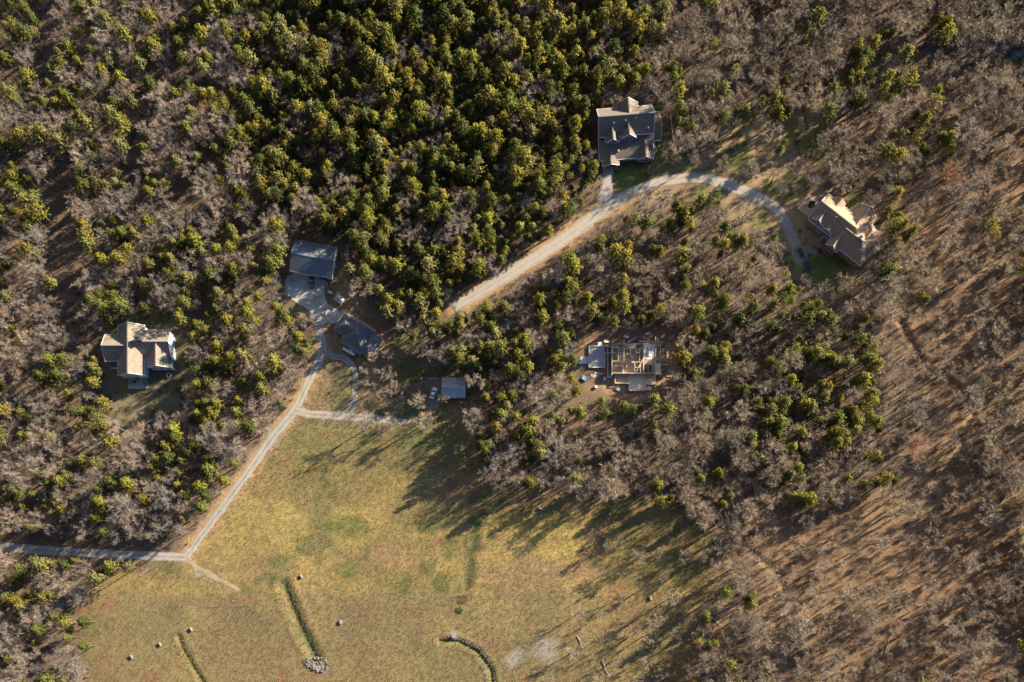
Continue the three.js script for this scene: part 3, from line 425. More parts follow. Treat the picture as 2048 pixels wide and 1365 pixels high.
// small barn, shed
{
  const h = base('barn', 908, 779, 1); tag(h, 'small barn with weathered pale metal roof beside the white car', 'barn');
  block(h, { a0: -4.4, a1: 4.4, b0: -3.5, b1: 3.5, eave: 3.0, ridge: 4.3, wallMat: M.greyWood, roof: M.barnRoof, trim: M.grey, ribs: 0.6 }); doorOn(h, '-x', -4.42, 0, 0, 3, 2.5, M.greyWood); doorOn(h, '+z', -2, 0, 3.52, 2.4, 2.3, M.greyWood);
}
{
  const h = base('shed', 680, 601, 35); tag(h, 'small white shed between the garage and the blue-grey house', 'shed');
  block(h, { a0: -1.35, a1: 1.35, b0: -1.05, b1: 1.05, eave: 2.1, ridge: 2.5, ov: 0.15, wallMat: M.siding, roof: M.barnRoof, trim: M.white, ribs: 0.45 }); doorOn(h, '+z', 0, 0, 1.07, 0.9, 1.8, M.grey);
}
// ---------------------------------------------------------------- half-built timber house
{
  const ox = 1140, oy = 640, k = 1 / 7.583, lift = 0.0067 * 3, q = (zx, zy, hgt) => { const px = ox + zx * k, py = oy + zy * k, f = hgt / CAM_H; return [X(px - (px - NX) * f), Z(py - (py - NY) * f)]; };
  const h = base('unfinished_house', 1252, 735, 0, 0); tag(h, 'half-built timber-framed house with open rooms and bare plywood decks', 'building site');
  h.position.set(0, 0, 0);
  const rect = (x0, y0, x1, y1, hg) => { const [a, b] = q(x0, y0, hg), [c, d] = q(x1, y1, hg); return [a, c, b, d]; };
  const deck = (x0, y0, x1, y1, yb, yt, mat, name = 'floor_deck') => { const [a, c, b, d] = rect(x0, y0, x1, y1, yt); return mesh(name, new MB().box(a, c, yb, yt, b, d).geo(), mat, h); };
  const stud = (x0, y0, x1, y1, yb, ht, solid) => {            // an open stud wall, or a sheathed one
    const [a, b] = q(x0, y0, yb + ht), [c, d] = q(x1, y1, yb + ht), m = new MB(), L = Math.hypot(c - a, d - b), n = Math.max(2, Math.round(L / 0.6)), w = 0.2;
    m.bar(V(a, yb + 0.05, b), V(c, yb + 0.05, d), w, 0.1).bar(V(a, yb + ht - 0.07, b), V(c, yb + ht - 0.07, d), w + 0.02, 0.14);
    for (let i = 0; i <= n; i++) { const x = lerp(a, c, i / n), z = lerp(b, d, i / n); m.box(x - 0.05, x + 0.05, yb + 0.1, yb + ht - 0.14, z - 0.06, z + 0.06); }
    const o = mesh('stud_wall', m.geo(), M.lumber, h);
    if (solid) mesh('sheathing', new MB().bar(V(a, yb + ht / 2, b), V(c, yb + ht / 2, d), 0.04, ht - 0.2).geo(), M.osb, o);
    return o;
  };
  // foundation wing with concrete floor
  deck(300, 405, 528, 715, 0, 0.5, M.slab, 'concrete_floor');
  for (const [a, b, c, d] of [[290, 398, 535, 398], [290, 720, 530, 720], [293, 398, 290, 720], [532, 500, 528, 720], [532, 500, 632, 500], [535, 405, 632, 405], [575, 405, 575, 500], [575, 500, 575, 870], [575, 870, 640, 870]]) { const [x, z] = q(a, b, 0.9), [u, w] = q(c, d, 0.9); mesh('foundation_wall', new MB().bar(V(x, 0.45, z), V(u, 0.45, w), 0.3, 0.94).geo(), M.foundation, h); }
  deck(150, 562, 288, 665, 0, 0.25, M.foundation, 'landing_slab'); deck(425, 340, 475, 400, 0, 0.5, M.white, 'panel'); deck(580, 810, 640, 865, 0, 0.4, M.blue, 'membrane');
  // main floor
  deck(635, 365, 1115, 805, 0, 0.6, M.osb); deck(685, 822, 890, 955, 0, 0.5, M.osb); deck(893, 832, 1150, 1070, 0, 0.9, M.osbPale); deck(1156, 832, 1300, 975, 0, 0.6, M.osbPale);
  for (const [a, b, c, d, s] of [[635, 365, 1115, 365, 1], [640, 365, 640, 840, 1], [635, 805, 1150, 812, 1], [735, 430, 990, 430], [735, 430, 735, 620, 1], [640, 625, 850, 628], [805, 628, 805, 805, 1], [820, 300, 820, 430], [990, 365, 990, 440], [985, 640, 985, 805], [1070, 640, 1070, 805], [985, 640, 1110, 640], [918, 450, 918, 560], [1060, 430, 1060, 620, 1], [820, 430, 820, 620], [860, 520, 918, 520, 1], [690, 540, 735, 540, 1], [690, 700, 805, 700], [860, 640, 860, 720, 1], [985, 720, 1070, 720, 1], [918, 560, 985, 560], [640, 500, 700, 500], [1000, 500, 1060, 500, 1], [1000, 440, 1000, 560]]) stud(a, b, c, d, 0.6, 2.7, s);
  for (const [a, b, c, d, s] of [[685, 825, 685, 955, 1], [685, 955, 895, 960], [895, 832, 895, 1065], [893, 1070, 1150, 1072], [1150, 832, 1150, 1072, 1], [1156, 975, 1300, 975], [1300, 832, 1300, 975], [1160, 832, 1300, 832]]) stud(a, b, c, d, 0.6, 1.1, s);
  for (const [x0, x1, y0, y1, n, yy] of [[1302, 1380, 372, 655, 9, 3.5], [1158, 1298, 836, 972, 6, 1.75], [640, 735, 372, 430, 3, 3.4], [820, 985, 372, 428, 3, 3.4]]) for (let i = 0; i < n; i++) { const y = lerp(y0, y1, (i + 0.5) / n), [a, b] = q(x0, y, yy), [c, d] = q(x1, y, yy); mesh('joist', new MB().bar(V(a, yy, b), V(c, yy, d), 0.12, 0.26).geo(), M.lumber, h); }
  // stair
  for (let i = 0; i < 7; i++) { const [a, c, b, d] = rect(930, 575 + i * 14, 985, 587 + i * 14, 1); mesh('stair_tread', new MB().box(a, c, 0.7 + i * 0.3, 0.78 + i * 0.3, b, d).geo(), M.lumber, h); }
  // upper decks with windows waiting to be fitted
  deck(1115, 365, 1285, 600, 3.1, 3.35, M.osbPale, 'upper_deck'); deck(1115, 605, 1300, 828, 3.1, 3.3, M.plank, 'upper_deck'); deck(1292, 660, 1380, 828, 3.1, 3.32, M.osbPale, 'upper_deck');
  for (let i = 0; i < 12; i++) { const [a, c, b, d] = rect(1118 + i * 15, 608, 1130 + i * 15, 826, 3.36); mesh('plank', new MB().box(a, c, 3.3, 3.36, b, d).geo(), M.timber, h); }
  for (const [x0, x1] of [[1138, 1178], [1198, 1240]]) { const [a, c, b, d] = rect(x0, 678, x1, 788, 3.5); mesh('dark_panel', new MB().box(a, c, 3.37, 3.5, b, d).geo(), M.black, h); }
  for (const [x0, y0, x1, y1] of [[1165, 405, 1250, 465], [1170, 490, 1270, 560]]) { const [a, c, b, d] = rect(x0, y0, x1, y1, 3.6), f = mesh('window_unit', new MB().box(a, c, 3.36, 3.5, b, d).geo(), M.white, h); for (let i = 0; i < 3; i++) mesh('pane', new MB().box(lerp(a, c, i / 3) + 0.12, lerp(a, c, (i + 1) / 3) - 0.12, 3.49, 3.53, b + 0.15, d - 0.15).geo(), i % 2 ? M.foundation : M.grey, f); }
  for (const [a, b, c, d, s] of [[1115, 325, 1115, 828], [1290, 365, 1300, 828], [1115, 330, 1420, 345], [1115, 365, 1380, 370]]) stud(a, b, c, d, 0.4, 3.0, s);
  for (const [x, y] of [[1380, 370], [1380, 580], [1380, 828], [1300, 300], [1390, 345], [1300, 975], [1400, 760]]) { const [a, b] = q(x, y, 3); mesh('post', new MB().box(a - 0.14, a + 0.14, 0, 3.2, b - 0.14, b + 0.14).geo(), M.lumber, h); }
  for (const [a, b, c, d, y] of [[1050, 325, 1425, 345, 3.55], [1300, 255, 1300, 600, 3.65], [1335, 275, 1335, 400, 3.6], [1290, 575, 1430, 580, 3.5], [1375, 370, 1375, 830, 3.45], [1380, 680, 1490, 680, 2.6], [1010, 785, 1110, 590, 3.5], [1110, 250, 1200, 310, 3.4], [880, 340, 1010, 265, 2.2], [820, 300, 820, 620, 3.4], [1150, 640, 1150, 640.5, 1]]) { const [x, z] = q(a, b, y), [u, w] = q(c, d, y); if (Math.hypot(u - x, w - z) > 0.5) mesh('beam', new MB().bar(V(x, y, z), V(u, y, w), 0.24, 0.24).geo(), M.lumber, h); }
  for (const [x0, y0, x1, y1] of [[700, 830, 770, 900], [735, 820, 800, 880]]) { const [a, b] = q(x0, y0, 0.6), [c, d] = q(x1, y1, 0.6); mesh('loose_board', new MB().bar(V(a, 0.56, b), V(c, 0.56, d), 0.3, 0.08).geo(), M.osbPale, h); }
  for (let i = 0; i < 9; i++) { const [a, b] = q(rr(640, 1060), rr(380, 800), 0.6); mesh('loose_board', new MB().bar(V(a, 0.66, b), V(a + rr(-1.6, 1.6), 0.66, b + rr(-1.6, 1.6)), 0.28, 0.06).geo(), pick([M.lumber, M.osbPale, M.plank]), h); }
  // stacks of lumber lying about: each stack a thing, each board a part
  const G = 'lumber stacks round the building site';
  const stack = (zx, zy, len, n, layers, deg, label, mat = M.timber) => { const g = base('lumber_stack', ox + zx * k, oy + zy * k, deg); tag(g, label, 'lumber', G); for (let l = 0; l < layers; l++) for (let i = 0; i < n; i++) { const o = rr(-0.12, 0.12), w = 0.3; mesh('board', new MB().box(-len / 2 + o, len / 2 + o, 0.06 + l * 0.11, 0.16 + l * 0.11, (i - n / 2) * w, (i - n / 2) * w + 0.26).geo(), rnd() < 0.3 ? M.lumber : mat, g); } };
  stack(1175, 222, 2.1, 3, 3, 0, 'short lumber stack beside the tall beams of the framed house'); stack(1480, 530, 2.7, 3, 3, 90, 'reddish lumber stack standing off the upper deck'); stack(1540, 785, 2.2, 5, 2, 8, 'wide lumber stack beside a slanting one'); stack(1505, 858, 2.2, 3, 2, 5, 'low lumber stack next to the wide one'); stack(1590, 880, 3.6, 2, 3, -64, 'slanting lumber stack at the wood edge'); stack(1412, 990, 2.9, 2, 3, -76, 'narrow lumber stack with a square one alongside'); stack(1452, 1030, 1.8, 4, 2, 6, 'square lumber stack alongside a narrow one');
  stack(437, 815, 3.4, 2, 2, 8, 'upper long boards beside the concrete foundation', M.lumber); stack(375, 845, 3.2, 2, 2, 2, 'middle long boards beside the concrete foundation', M.lumber); stack(370, 868, 2.8, 2, 1, 4, 'lower long boards beside the concrete foundation', M.lumber); stack(1540, 615, 2.0, 1, 2, 88, 'single narrow board pile off the upper deck'); stack(1540, 270, 2.6, 2, 1, -30, 'short crossed boards at the wood edge');
  const crate = (zx, zy, w, d, hh, deg, mat, label, cat, name) => { const g = base(name, ox + zx * k, oy + zy * k, deg); tag(g, label, cat); mesh('body', new MB().box(-w / 2, w / 2, 0, hh, -d / 2, d / 2).geo(), mat, g); mesh('lid', new MB().box(-w / 2 - 0.06, w / 2 + 0.06, hh, hh + 0.08, -d / 2 - 0.06, d / 2 + 0.06).geo(), mat, g); };
  crate(220, 892, 1.9, 1.5, 0.7, 35, M.blue, 'blue covered crate on bare soil near the foundation', 'crate', 'crate'); crate(395, 1022, 0.9, 0.9, 0.8, 10, M.foundation, 'pale barrel-sized box below the foundation', 'box', 'box'); crate(725, 1050, 1.5, 1.2, 0.5, 25, M.grey, 'grey box by the plywood deck', 'box', 'box'); crate(555, 335, 1.7, 0.8, 0.4, 4, M.white, 'white bundle behind the foundation wall', 'bundle', 'bundle'); crate(525, 900, 0.9, 1.2, 0.5, -8, M.foundation, 'pale crate between long boards and framed wall', 'crate', 'crate'); crate(1410, 470, 0.8, 1.5, 0.6, 0, M.foundation, 'pale crate beside the upper deck posts', 'crate', 'crate'); crate(1195, 1045, 1.9, 1.2, 0.5, 10, M.foundation, 'pale pallet load below the small framed room', 'pallet', 'pallet'); crate(850, 260, 1.8, 0.9, 0.5, 12, M.foundation, 'pale sacks on soil behind the framed house', 'sacks', 'sack_pile');
}
console.log('buildings done');

// ---------------------------------------------------------------- vehicles
function car(px, py, deg, paint, label, truck) {                // nose points along +x of its own frame
  const g = base('parked_car', px, py, deg); if (px > 1500) g.scale.setScalar(0.88); tag(g, label, 'car');
  const P = (pts, w, bev) => { const s = new THREE.Shape(pts.map(([a, b]) => new THREE.Vector2(a, b))), e = new THREE.ExtrudeGeometry(s, { depth: w, bevelEnabled: true, bevelSize: bev, bevelThickness: bev, bevelSegments: 3, curveSegments: 8 }); e.translate(0, 0, -w / 2); return e; };
  const body = mesh('body', P([[-2.2, 0.36], [2.15, 0.36], [2.24, 0.6], [2.12, 0.78], [1.1, 0.92], [-1.5, 0.95], [-2.2, 0.92], [-2.28, 0.6]], 1.58, 0.1), paint, g);
  mesh('cabin', P(truck ? [[-0.9, 0.95], [0.95, 0.92], [0.35, 1.45], [-0.8, 1.47]] : [[-1.75, 0.94], [1.0, 0.92], [0.3, 1.38], [-1.15, 1.4]], 1.3, 0.07), M.glass, g);
  mesh('roof', P(truck ? [[-0.75, 1.5], [0.3, 1.48], [0.22, 1.56], [-0.68, 1.58]] : [[-1.05, 1.43], [0.25, 1.41], [0.15, 1.48], [-0.95, 1.5]], 1.2, 0.06), paint, g);
  if (truck) mesh('bed', new MB().box(-2.15, -1.0, 0.98, 1.06, -0.72, 0.72).geo(), M.black, g);
  for (const x of [-1.38, 1.38]) for (const z of [-0.8, 0.8]) { const t = new THREE.CylinderGeometry(0.34, 0.34, 0.24, 18); t.rotateX(Math.PI / 2); t.translate(x, 0.34, z); const wl = mesh('wheel', t, M.rubber, g); const r = new THREE.CylinderGeometry(0.2, 0.2, 0.26, 12); r.rotateX(Math.PI / 2); r.translate(x, 0.34, z); mesh('rim', r, M.steel, wl); }
  for (const z of [-0.62, 0.62]) { mesh('headlight', new THREE.BoxGeometry(0.1, 0.14, 0.34).translate(2.28, 0.66, z), M.white, g); mesh('tail_light', new THREE.BoxGeometry(0.08, 0.14, 0.3).translate(-2.34, 0.72, z), std(0.35, 0.02, 0.02, 0.4), g); mesh('mirror', new THREE.BoxGeometry(0.14, 0.12, 0.2).translate(0.75, 1.0, z * 1.62), paint, g); }
  return g;
}
const paintOf = (r, g, b) => { const m = new THREE.MeshPhysicalMaterial({ roughness: 0.35, clearcoat: 1, clearcoatRoughness: 0.08 }); m.color.setRGB(r, g, b); return m; };
car(867, 787, -70, paintOf(0.72, 0.74, 0.76), 'white saloon car parked beside the small barn');
car(623.5, 566, 94, paintOf(0.015, 0.015, 0.017), 'black pickup truck parked at the garage doors', true);
car(1602.5, 507, 60, paintOf(0.02, 0.025, 0.04), 'dark blue car on the paved court beside the brick house');
car(1616, 533, 80, paintOf(0.015, 0.018, 0.024), 'black car at the lawn edge of the brick house');

// ---------------------------------------------------------------- trees
class TB {                                                     // coloured faces without uv, for bark and foliage
  constructor() { this.p = []; this.n = []; this.c = []; }
  tri(a, b, c, col, nrm) { if (nrm && V().crossVectors(V().subVectors(b, a), V().subVectors(c, a)).dot(nrm) < 0) [a, b] = [b, a]; const n = nrm || V().crossVectors(V().subVectors(b, a), V().subVectors(c, a)).normalize(); for (const v of [a, b, c]) { this.p.push(v.x, v.y, v.z); this.n.push(n.x, n.y, n.z); this.c.push(col[0], col[1], col[2]); } }
  tube(pts, r0, r1, k, col) { const rings = pts.map((p, i) => { const d = V().subVectors(pts[Math.min(i + 1, pts.length - 1)], pts[Math.max(i - 1, 0)]).normalize(); let s = V().crossVectors(d, Math.abs(d.y) > 0.9 ? V(1, 0, 0) : V(0, 1, 0)).normalize(); const u = V().crossVectors(s, d), r = lerp(r0, r1, i / (pts.length - 1)); return Array.from({ length: k }, (_, j) => { const a = j / k * Math.PI * 2; return p.clone().addScaledVector(s, r * Math.cos(a)).addScaledVector(u, r * Math.sin(a)); }); });
    for (let i = 1; i < rings.length; i++) for (let j = 0; j < k; j++) { const a = rings[i - 1][j], b = rings[i - 1][(j + 1) % k], c = rings[i][(j + 1) % k], d = rings[i][j]; this.tri(a, b, c, col); this.tri(a, c, d, col); } }
  ribbon(a, b, w, col) { const d = V().subVectors(b, a).normalize(), s = V().crossVectors(d, V(rr(-1, 1), rr(-1, 1), rr(-1, 1))).normalize(); const p = a.clone().addScaledVector(s, w / 2), q = a.clone().addScaledVector(s, -w / 2), r = b.clone().addScaledVector(s, w * 0.3), t = b.clone().addScaledVector(s, -w * 0.3); const n = V(rr(-0.8, 0.8), 1, rr(-0.8, 0.8)); n.addScaledVector(d, -n.dot(d)).normalize(); this.tri(p, q, t, col, n); this.tri(p, t, r, col, n); }
  geo() { const g = new THREE.BufferGeometry(); g.setAttribute('position', new THREE.Float32BufferAttribute(this.p, 3)); g.setAttribute('normal', new THREE.Float32BufferAttribute(this.n, 3)); g.setAttribute('color', new THREE.Float32BufferAttribute(this.c, 3)); return g; }
}
const onSphere = () => { const z = rr(-1, 1), a = rr(0, Math.PI * 2), r = Math.sqrt(1 - z * z); return V(r * Math.cos(a), z, r * Math.sin(a)); };
function pineProto(H, R, dense) {                              // straight trunk, whorls of upswept limbs that end in tufts of needles
  const T = new TB(), C = new TB(), lean = V(rr(-0.5, 0.5), 0, rr(-0.5, 0.5)), at = (t) => V(lean.x * t * t, H * t, lean.z * t * t);
  T.tube([0, 0.25, 0.5, 0.75, 0.98].map(at), 0.27, 0.05, 6, [1, 1, 1]);
  const W = Math.round(14 * dense);
  for (let w = 0; w < W; w++) {
    const t = lerp(0.48, 0.985, Math.pow((w + rr(0, 0.6)) / W, 0.85)), prof = Math.pow(clamp((1 - t) / 0.5, 0, 1), 0.62) * (t < 0.56 ? 0.82 : 1), nb = 4 + Math.floor(rr(0, 3)), a0 = rr(0, 6.28);
    for (let b = 0; b < nb; b++) {
      const a = a0 + b * 6.283 / nb + rr(-0.4, 0.4), L = Math.max(0.45, R * prof * rr(0.65, 1.2)), up = rr(0.12, 0.5), s = at(t), e = s.clone().add(V(Math.cos(a) * L, L * up, Math.sin(a) * L));
      T.tube([s, e], 0.05, 0.015, 3, [0.9, 0.9, 0.9]);
      const nt = Math.max(1, Math.round(L * 2.1 * dense));
      for (let k = 0; k < nt; k++) {
        const f = nt === 1 ? 0.9 : lerp(0.42, 1.05, k / (nt - 1)), c = s.clone().lerp(e, f).add(V(rr(-0.4, 0.4), rr(-0.1, 0.3), rr(-0.4, 0.4))), v = rr(0.72, 1.28), y = rr(-0.1, 0.14), col = [v * (1 + y), v, v * (1 - y)];
        for (let i = 0; i < 16; i++) { const d = onSphere(); d.y = d.y * 0.8 + 0.25; d.add(V(Math.cos(a) * 0.25, 0, Math.sin(a) * 0.25)).normalize(); const o = V().crossVectors(d, onSphere()).normalize().multiplyScalar(rr(0.07, 0.12)), l = rr(0.34, 0.66); C.tri(c.clone().add(o), c.clone().sub(o), c.clone().addScaledVector(d, l), col, V(d.x + Math.cos(a) * 0.35, d.y + 0.3, d.z + Math.sin(a) * 0.35).normalize()); }
      }
    }
  }
  return { H, R, trunk: T.geo(), crown: C.geo() };
}
function bareProto(H, R, limbs, twigs, tw) {                   // a leafless broad tree: limbs, branches and a haze of twigs
  const T = new TB(), C = new TB(), cy = H * 0.7, ry = H * 0.3, one = [1, 1, 1], fork = rr(0.3, 0.42) * H, bend = V(rr(-0.6, 0.6), 0, rr(-0.6, 0.6));
  T.tube([V(0, -0.2, 0), V(bend.x * 0.3, fork * 0.5, bend.z * 0.3), V(bend.x, fork, bend.z)], 0.3, 0.2, 6, one); const top = V(bend.x, fork, bend.z);
  for (let l = 0; l < limbs; l++) {
    const a = l / limbs * 6.283 * 1.618 * 2 + rr(-0.3, 0.3), ct = l === 0 ? 0.98 : rr(0.05, 0.92), rad = Math.sqrt(1 - ct * ct) * R * rr(0.75, 1.1), e = V(Math.cos(a) * rad, cy + ry * ct * rr(0.85, 1.05), Math.sin(a) * rad), s = l === 0 ? top : top.clone().lerp(V(0, H * 0.62, 0), rr(0, 0.5));
    const m1 = s.clone().lerp(e, 0.4).add(V(rr(-0.5, 0.5), rr(0.2, 0.9), rr(-0.5, 0.5))), m2 = s.clone().lerp(e, 0.72).add(V(rr(-0.5, 0.5), rr(0.1, 0.7), rr(-0.5, 0.5)));
    T.tube([s, m1, m2, e], 0.12, 0.025, 4, one); const cv = new THREE.CatmullRomCurve3([s, m1, m2, e]);
    for (let b = 0; b < 6; b++) {
      const f = rr(0.35, 1), p = cv.getPoint(f), out = V(p.x * 0.3, 0, p.z * 0.3).add(onSphere().multiplyScalar(1.0)).add(V(0, 0.55, 0)).normalize(), L = rr(1.0, 2.3) * R / 4.4, q = p.clone().addScaledVector(out, L), mid = p.clone().lerp(q, 0.5).add(onSphere().multiplyScalar(0.2));
      T.tube([p, mid, q], 0.035, 0.015, 3, one);
      for (let i = 0; i < twigs; i++) {
        const g = rr(0.15, 1), r = (g < 0.5 ? p.clone().lerp(mid, g * 2) : mid.clone().lerp(q, g * 2 - 1)), d = out.clone().multiplyScalar(0.8).add(onSphere()).add(V(0, 0.3, 0)).normalize(), l1 = rr(0.45, 1.0), e1 = r.clone().addScaledVector(d, l1), v = rr(0.7, 1.3), col = [v, v * rr(0.97, 1.02), v * rr(0.93, 1.03)];
        C.ribbon(r, e1, tw, col); const d2 = d.clone().add(onSphere().multiplyScalar(0.6)).normalize(); C.ribbon(e1, e1.clone().addScaledVector(d2, rr(0.3, 0.7)), tw * 0.7, col);
        if (rnd() < 0.5) C.ribbon(r.clone().lerp(e1, 0.6), r.clone().lerp(e1, 0.6).addScaledVector(d.clone().add(onSphere().multiplyScalar(0.9)).normalize(), rr(0.3, 0.7)), tw * 0.7, col);
      }
    }
  }
  return { H, R, trunk: T.geo(), crown: C.geo() };
}
const pines = [pineProto(17, 3.0, 1), pineProto(16, 2.6, 1.1), pineProto(18.5, 3.4, 1), pineProto(15, 2.4, 0.95), pineProto(17.5, 3.1, 0.8), pineProto(16.5, 2.8, 1.15)];
const greys = [bareProto(16, 4.2, 10, 16, 0.058), bareProto(15, 3.7, 9, 14, 0.056), bareProto(18, 4.8, 12, 15, 0.06), bareProto(13, 3.2, 8, 17, 0.048), bareProto(16.5, 4.6, 9, 10, 0.055), bareProto(15.5, 3.4, 7, 8, 0.055)];
const browns = [bareProto(16, 4.3, 10, 15, 0.058), bareProto(15, 3.7, 8, 14, 0.056), bareProto(18, 4.9, 12, 14, 0.058), bareProto(13.5, 3.3, 8, 14, 0.048), bareProto(16.5, 4.5, 9, 8, 0.054), bareProto(17, 3.4, 7, 6, 0.055)];
const vc = (r, g, b, o = {}) => { const m = new THREE.MeshStandardMaterial({ vertexColors: true, roughness: 0.9, side: THREE.DoubleSide, ...o }); m.color.setRGB(r, g, b); return m; };
const needle = (r, g, b) => { const m = new THREE.MeshPhysicalMaterial({ vertexColors: true, roughness: 0.95, side: THREE.DoubleSide, specularIntensity: 0.4 }); m.color.setRGB(r, g, b); return m; };
const KIND = {
  pine: { name: 'pine_tree', protos: pines, bark: [0.13, 0.085, 0.06], tints: [[0.175, 0.172, 0.030, 'olive'], [0.225, 0.21, 0.036, 'yellowish'], [0.135, 0.15, 0.030, 'mid-green'], [0.16, 0.158, 0.045, 'dull olive'], [0.205, 0.175, 0.036, 'bronze-green'], [0.085, 0.105, 0.026, 'dark green'], [0.20, 0.19, 0.07, 'pale']] },
  grey: { name: 'bare_tree', protos: greys, bark: [0.13, 0.11, 0.095], tints: [[0.325, 0.25, 0.195, 'pinkish grey'], [0.29, 0.24, 0.20, 'ash grey'], [0.385, 0.295, 0.215, 'pale buff'], [0.225, 0.175, 0.145, 'mauve grey'], [0.33, 0.185, 0.115, 'rusty']] },
  brown: { name: 'brown_bare_tree', protos: browns, bark: [0.11, 0.085, 0.068], tints: [[0.315, 0.232, 0.16, 'tan'], [0.25, 0.19, 0.135, 'umber'], [0.35, 0.275, 0.19, 'straw brown'], [0.29, 0.235, 0.175, 'drab brown'], [0.34, 0.18, 0.10, 'rusty']] },
};
for (const k of Object.values(KIND)) { k.leaf = (r, g, b) => k.name === 'pine_tree' ? needle(r, g, b) : vc(r, g, b); k.mats = k.tints.map(([r, g, b]) => k.leaf(r, g, b)); k.barkMat = vc(...k.bark); k.list = []; }

// where the crowns show
const PINES = [];
const addP = (ox, oy, s) => pairs(s).forEach(([a, b]) => PINES.push([ox + a / 4, oy + b / 4]));
addP(0, 341, '760 80 630 80 170 230 250 230 240 350 290 310 150 340 200 460 660 430 680 510 690 590 890 500 970 500 1080 510 1190 160 400 680 200 620 390 880 950 700 800 700 1130 900 1330 830 1490 870 1460 580 1390 570 1550 560 1530 660 1840 620 1870 830 1740 980 1450 1040 1850 780 460 1140 1180 740 1660 830 920 1010 730 1040 90 130 920 90 1890 150 1840 470 1960 230 1940 1270 1820 1190 1640 1280 1480 1340 1430 1170 1330 1130 1150 1100 940 1080 1010 1120 800 1090');
addP(0, 0, '740 20 640 30 250 170 85 180 180 250 120 290 840 150 880 210 740 180 1000 260 1200 130 1360 210 1640 40 1880 50 1600 260 1700 60 1960 280 550 370 1200 370 1430 360 1460 460 1900 430 1990 450 1110 500 640 490 470 500 690 700 340 830 560 790 900 820 870 900 640 920 690 980 1180 660 1620 750 1960 800 1720 890 950 980 1490 1010 150 1080 320 1060 260 1070 740 1170 960 1160 760 1280 1400 1290 1920 1050 1730 1200 50 740 20 460 480 1130 210 600 1790 830 1850 1130');
addP(0, 682, '400 165 510 150 450 280 330 280 730 210 730 330 570 330 600 570 760 600 700 670 810 680 1215 510 1370 510 1410 500 1490 210 1570 240 1480 330 1660 340 1640 500 1590 580 1680 570 1960 330 1930 110 1710 170 1800 210 860 820 1210 1020 1240 940 1330 930 1400 720 1400 780 1450 960 1320 840 1660 950 1780 680 1980 680 1660 1020 1590 1170 1640 1240 1770 1160 1920 960 1860 1080 1590 1100 750 980 870 1110 1010 1140 130 1210 50 1180 470 1120 780 1290 1410 1150 1890 560 1610 690 1600 850');
addP(0, 1024, '250 390 160 470 300 430 520 430 800 470 860 440 750 520 100 700 150 760 90 560 430 840 660 880 540 1000 60 1180 370 1330 670 1080 340 680 30 690 520 890');
addP(1024, 341, '470 690 490 750 800 540 700 560 830 640 900 870 880 1000 900 1070 1060 420 1360 650 1400 660 1180 640 1500 250 1620 200 1600 260 1720 460 1780 530 1840 560 1700 600 240 920 230 1030 240 1160 440 880 430 1000 410 930 480 920 800 1060 700 1190 640 1120 540 1270 1410 790 1390 910 1540 940 1700 1010 1930 1100 1490 1140 1830 1190 990 390 1270 430 1350 330 1430 410 900 700 1900 1020 60 600 60 460 100 1330 410 1330 1250 1240 1120 1170 1050 1190 810 1210 1540 1310 1880 760 1620 900 1380 340');
addP(1024, 682, '30 100 130 200 60 260 520 400 480 150 540 560 720 480 750 570 320 620 900 530 960 540 1050 490 1130 480 1250 560 160 950 230 900 170 740 120 720 340 150 410 200 330 270 1350 80 1460 260 1600 90 1330 30 1980 480 2020 640 1920 770 1570 490 200 830 1870 380 780 1010 1680 90 20 20 110 30 1380 130 1980 960 400 640 170 640 1200 1280 1700 1310');
addP(1536, 682, '20 160 80 210 200 300 230 60 330 80 440 50 400 90 500 140 840 50 820 150 880 170 800 130 770 300 820 420 740 500 820 480 680 560 740 610 620 590 540 640 880 640 700 640 30 550 130 590 100 640 270 740 520 740 590 740 550 820 200 850 120 810 480 370 540 170 640 170 300 510 560 620 450 440 240 1020 190 1080 870 1130 960 1100 200 1240 330 1260 270 1270 850 910 240 380 350 520 10 640 60 680 400 640');
addP(1536, 341, '140 840 40 950 120 1030 190 940 50 1060 200 1170 320 1180 340 1100 90 1270 30 1230 520 1200 960 330 1080 440 1030 570 1000 780 960 800 1050 180 1170 480 1220 1010 1800 440 750 1330 780 1180 1020 410 410 1080');
addP(1536, 0, '410 130 300 230 1440 180 1440 250 1010 260 720 360 540 700 740 800 930 720 1140 620 1260 960 1080 1070 1200 1070 1450 1100 1330 810 820 600 960 1200 1050 1250 100 1210 1270 1210 480 900 90 900 40 790 1100 420 770 430 650 600 1460 1110');
addP(1024, 0, '920 580 860 640 1690 700 1300 540 1340 720 1280 570 1880 900 1440 1040 1790 570 1350 850 1000 560');
addP(512, 682, '1880 60 1780 110 1850 130 1640 80 1950 50 1620 150 1970 450 1950 580 1920 680 1790 830 1840 880 2030 220 1800 60 440 80 330 60 400 250 200 500 180 560 390 100 40 380 1300 1160 1840 1200 1900 1180');
addP(512, 341, '1450 1150 1560 1250 1350 1190 1480 1230 1840 1090 1870 1170 1880 1250 1620 1180 1640 1240 1140 1080 760 1010 850 1030 1160 980 750 770 870 820 1110 760 1350 870 1340 950 1590 940 1700 900 1320 1060 1430 1300 60 900 160 640 120 740 150 700 260 1200 200 1150 20 810 330 1340 1060 1120 980 960 1240 820 1220 1000');
addP(1024, 1024, '1580 1080 1550 850 1900 700');

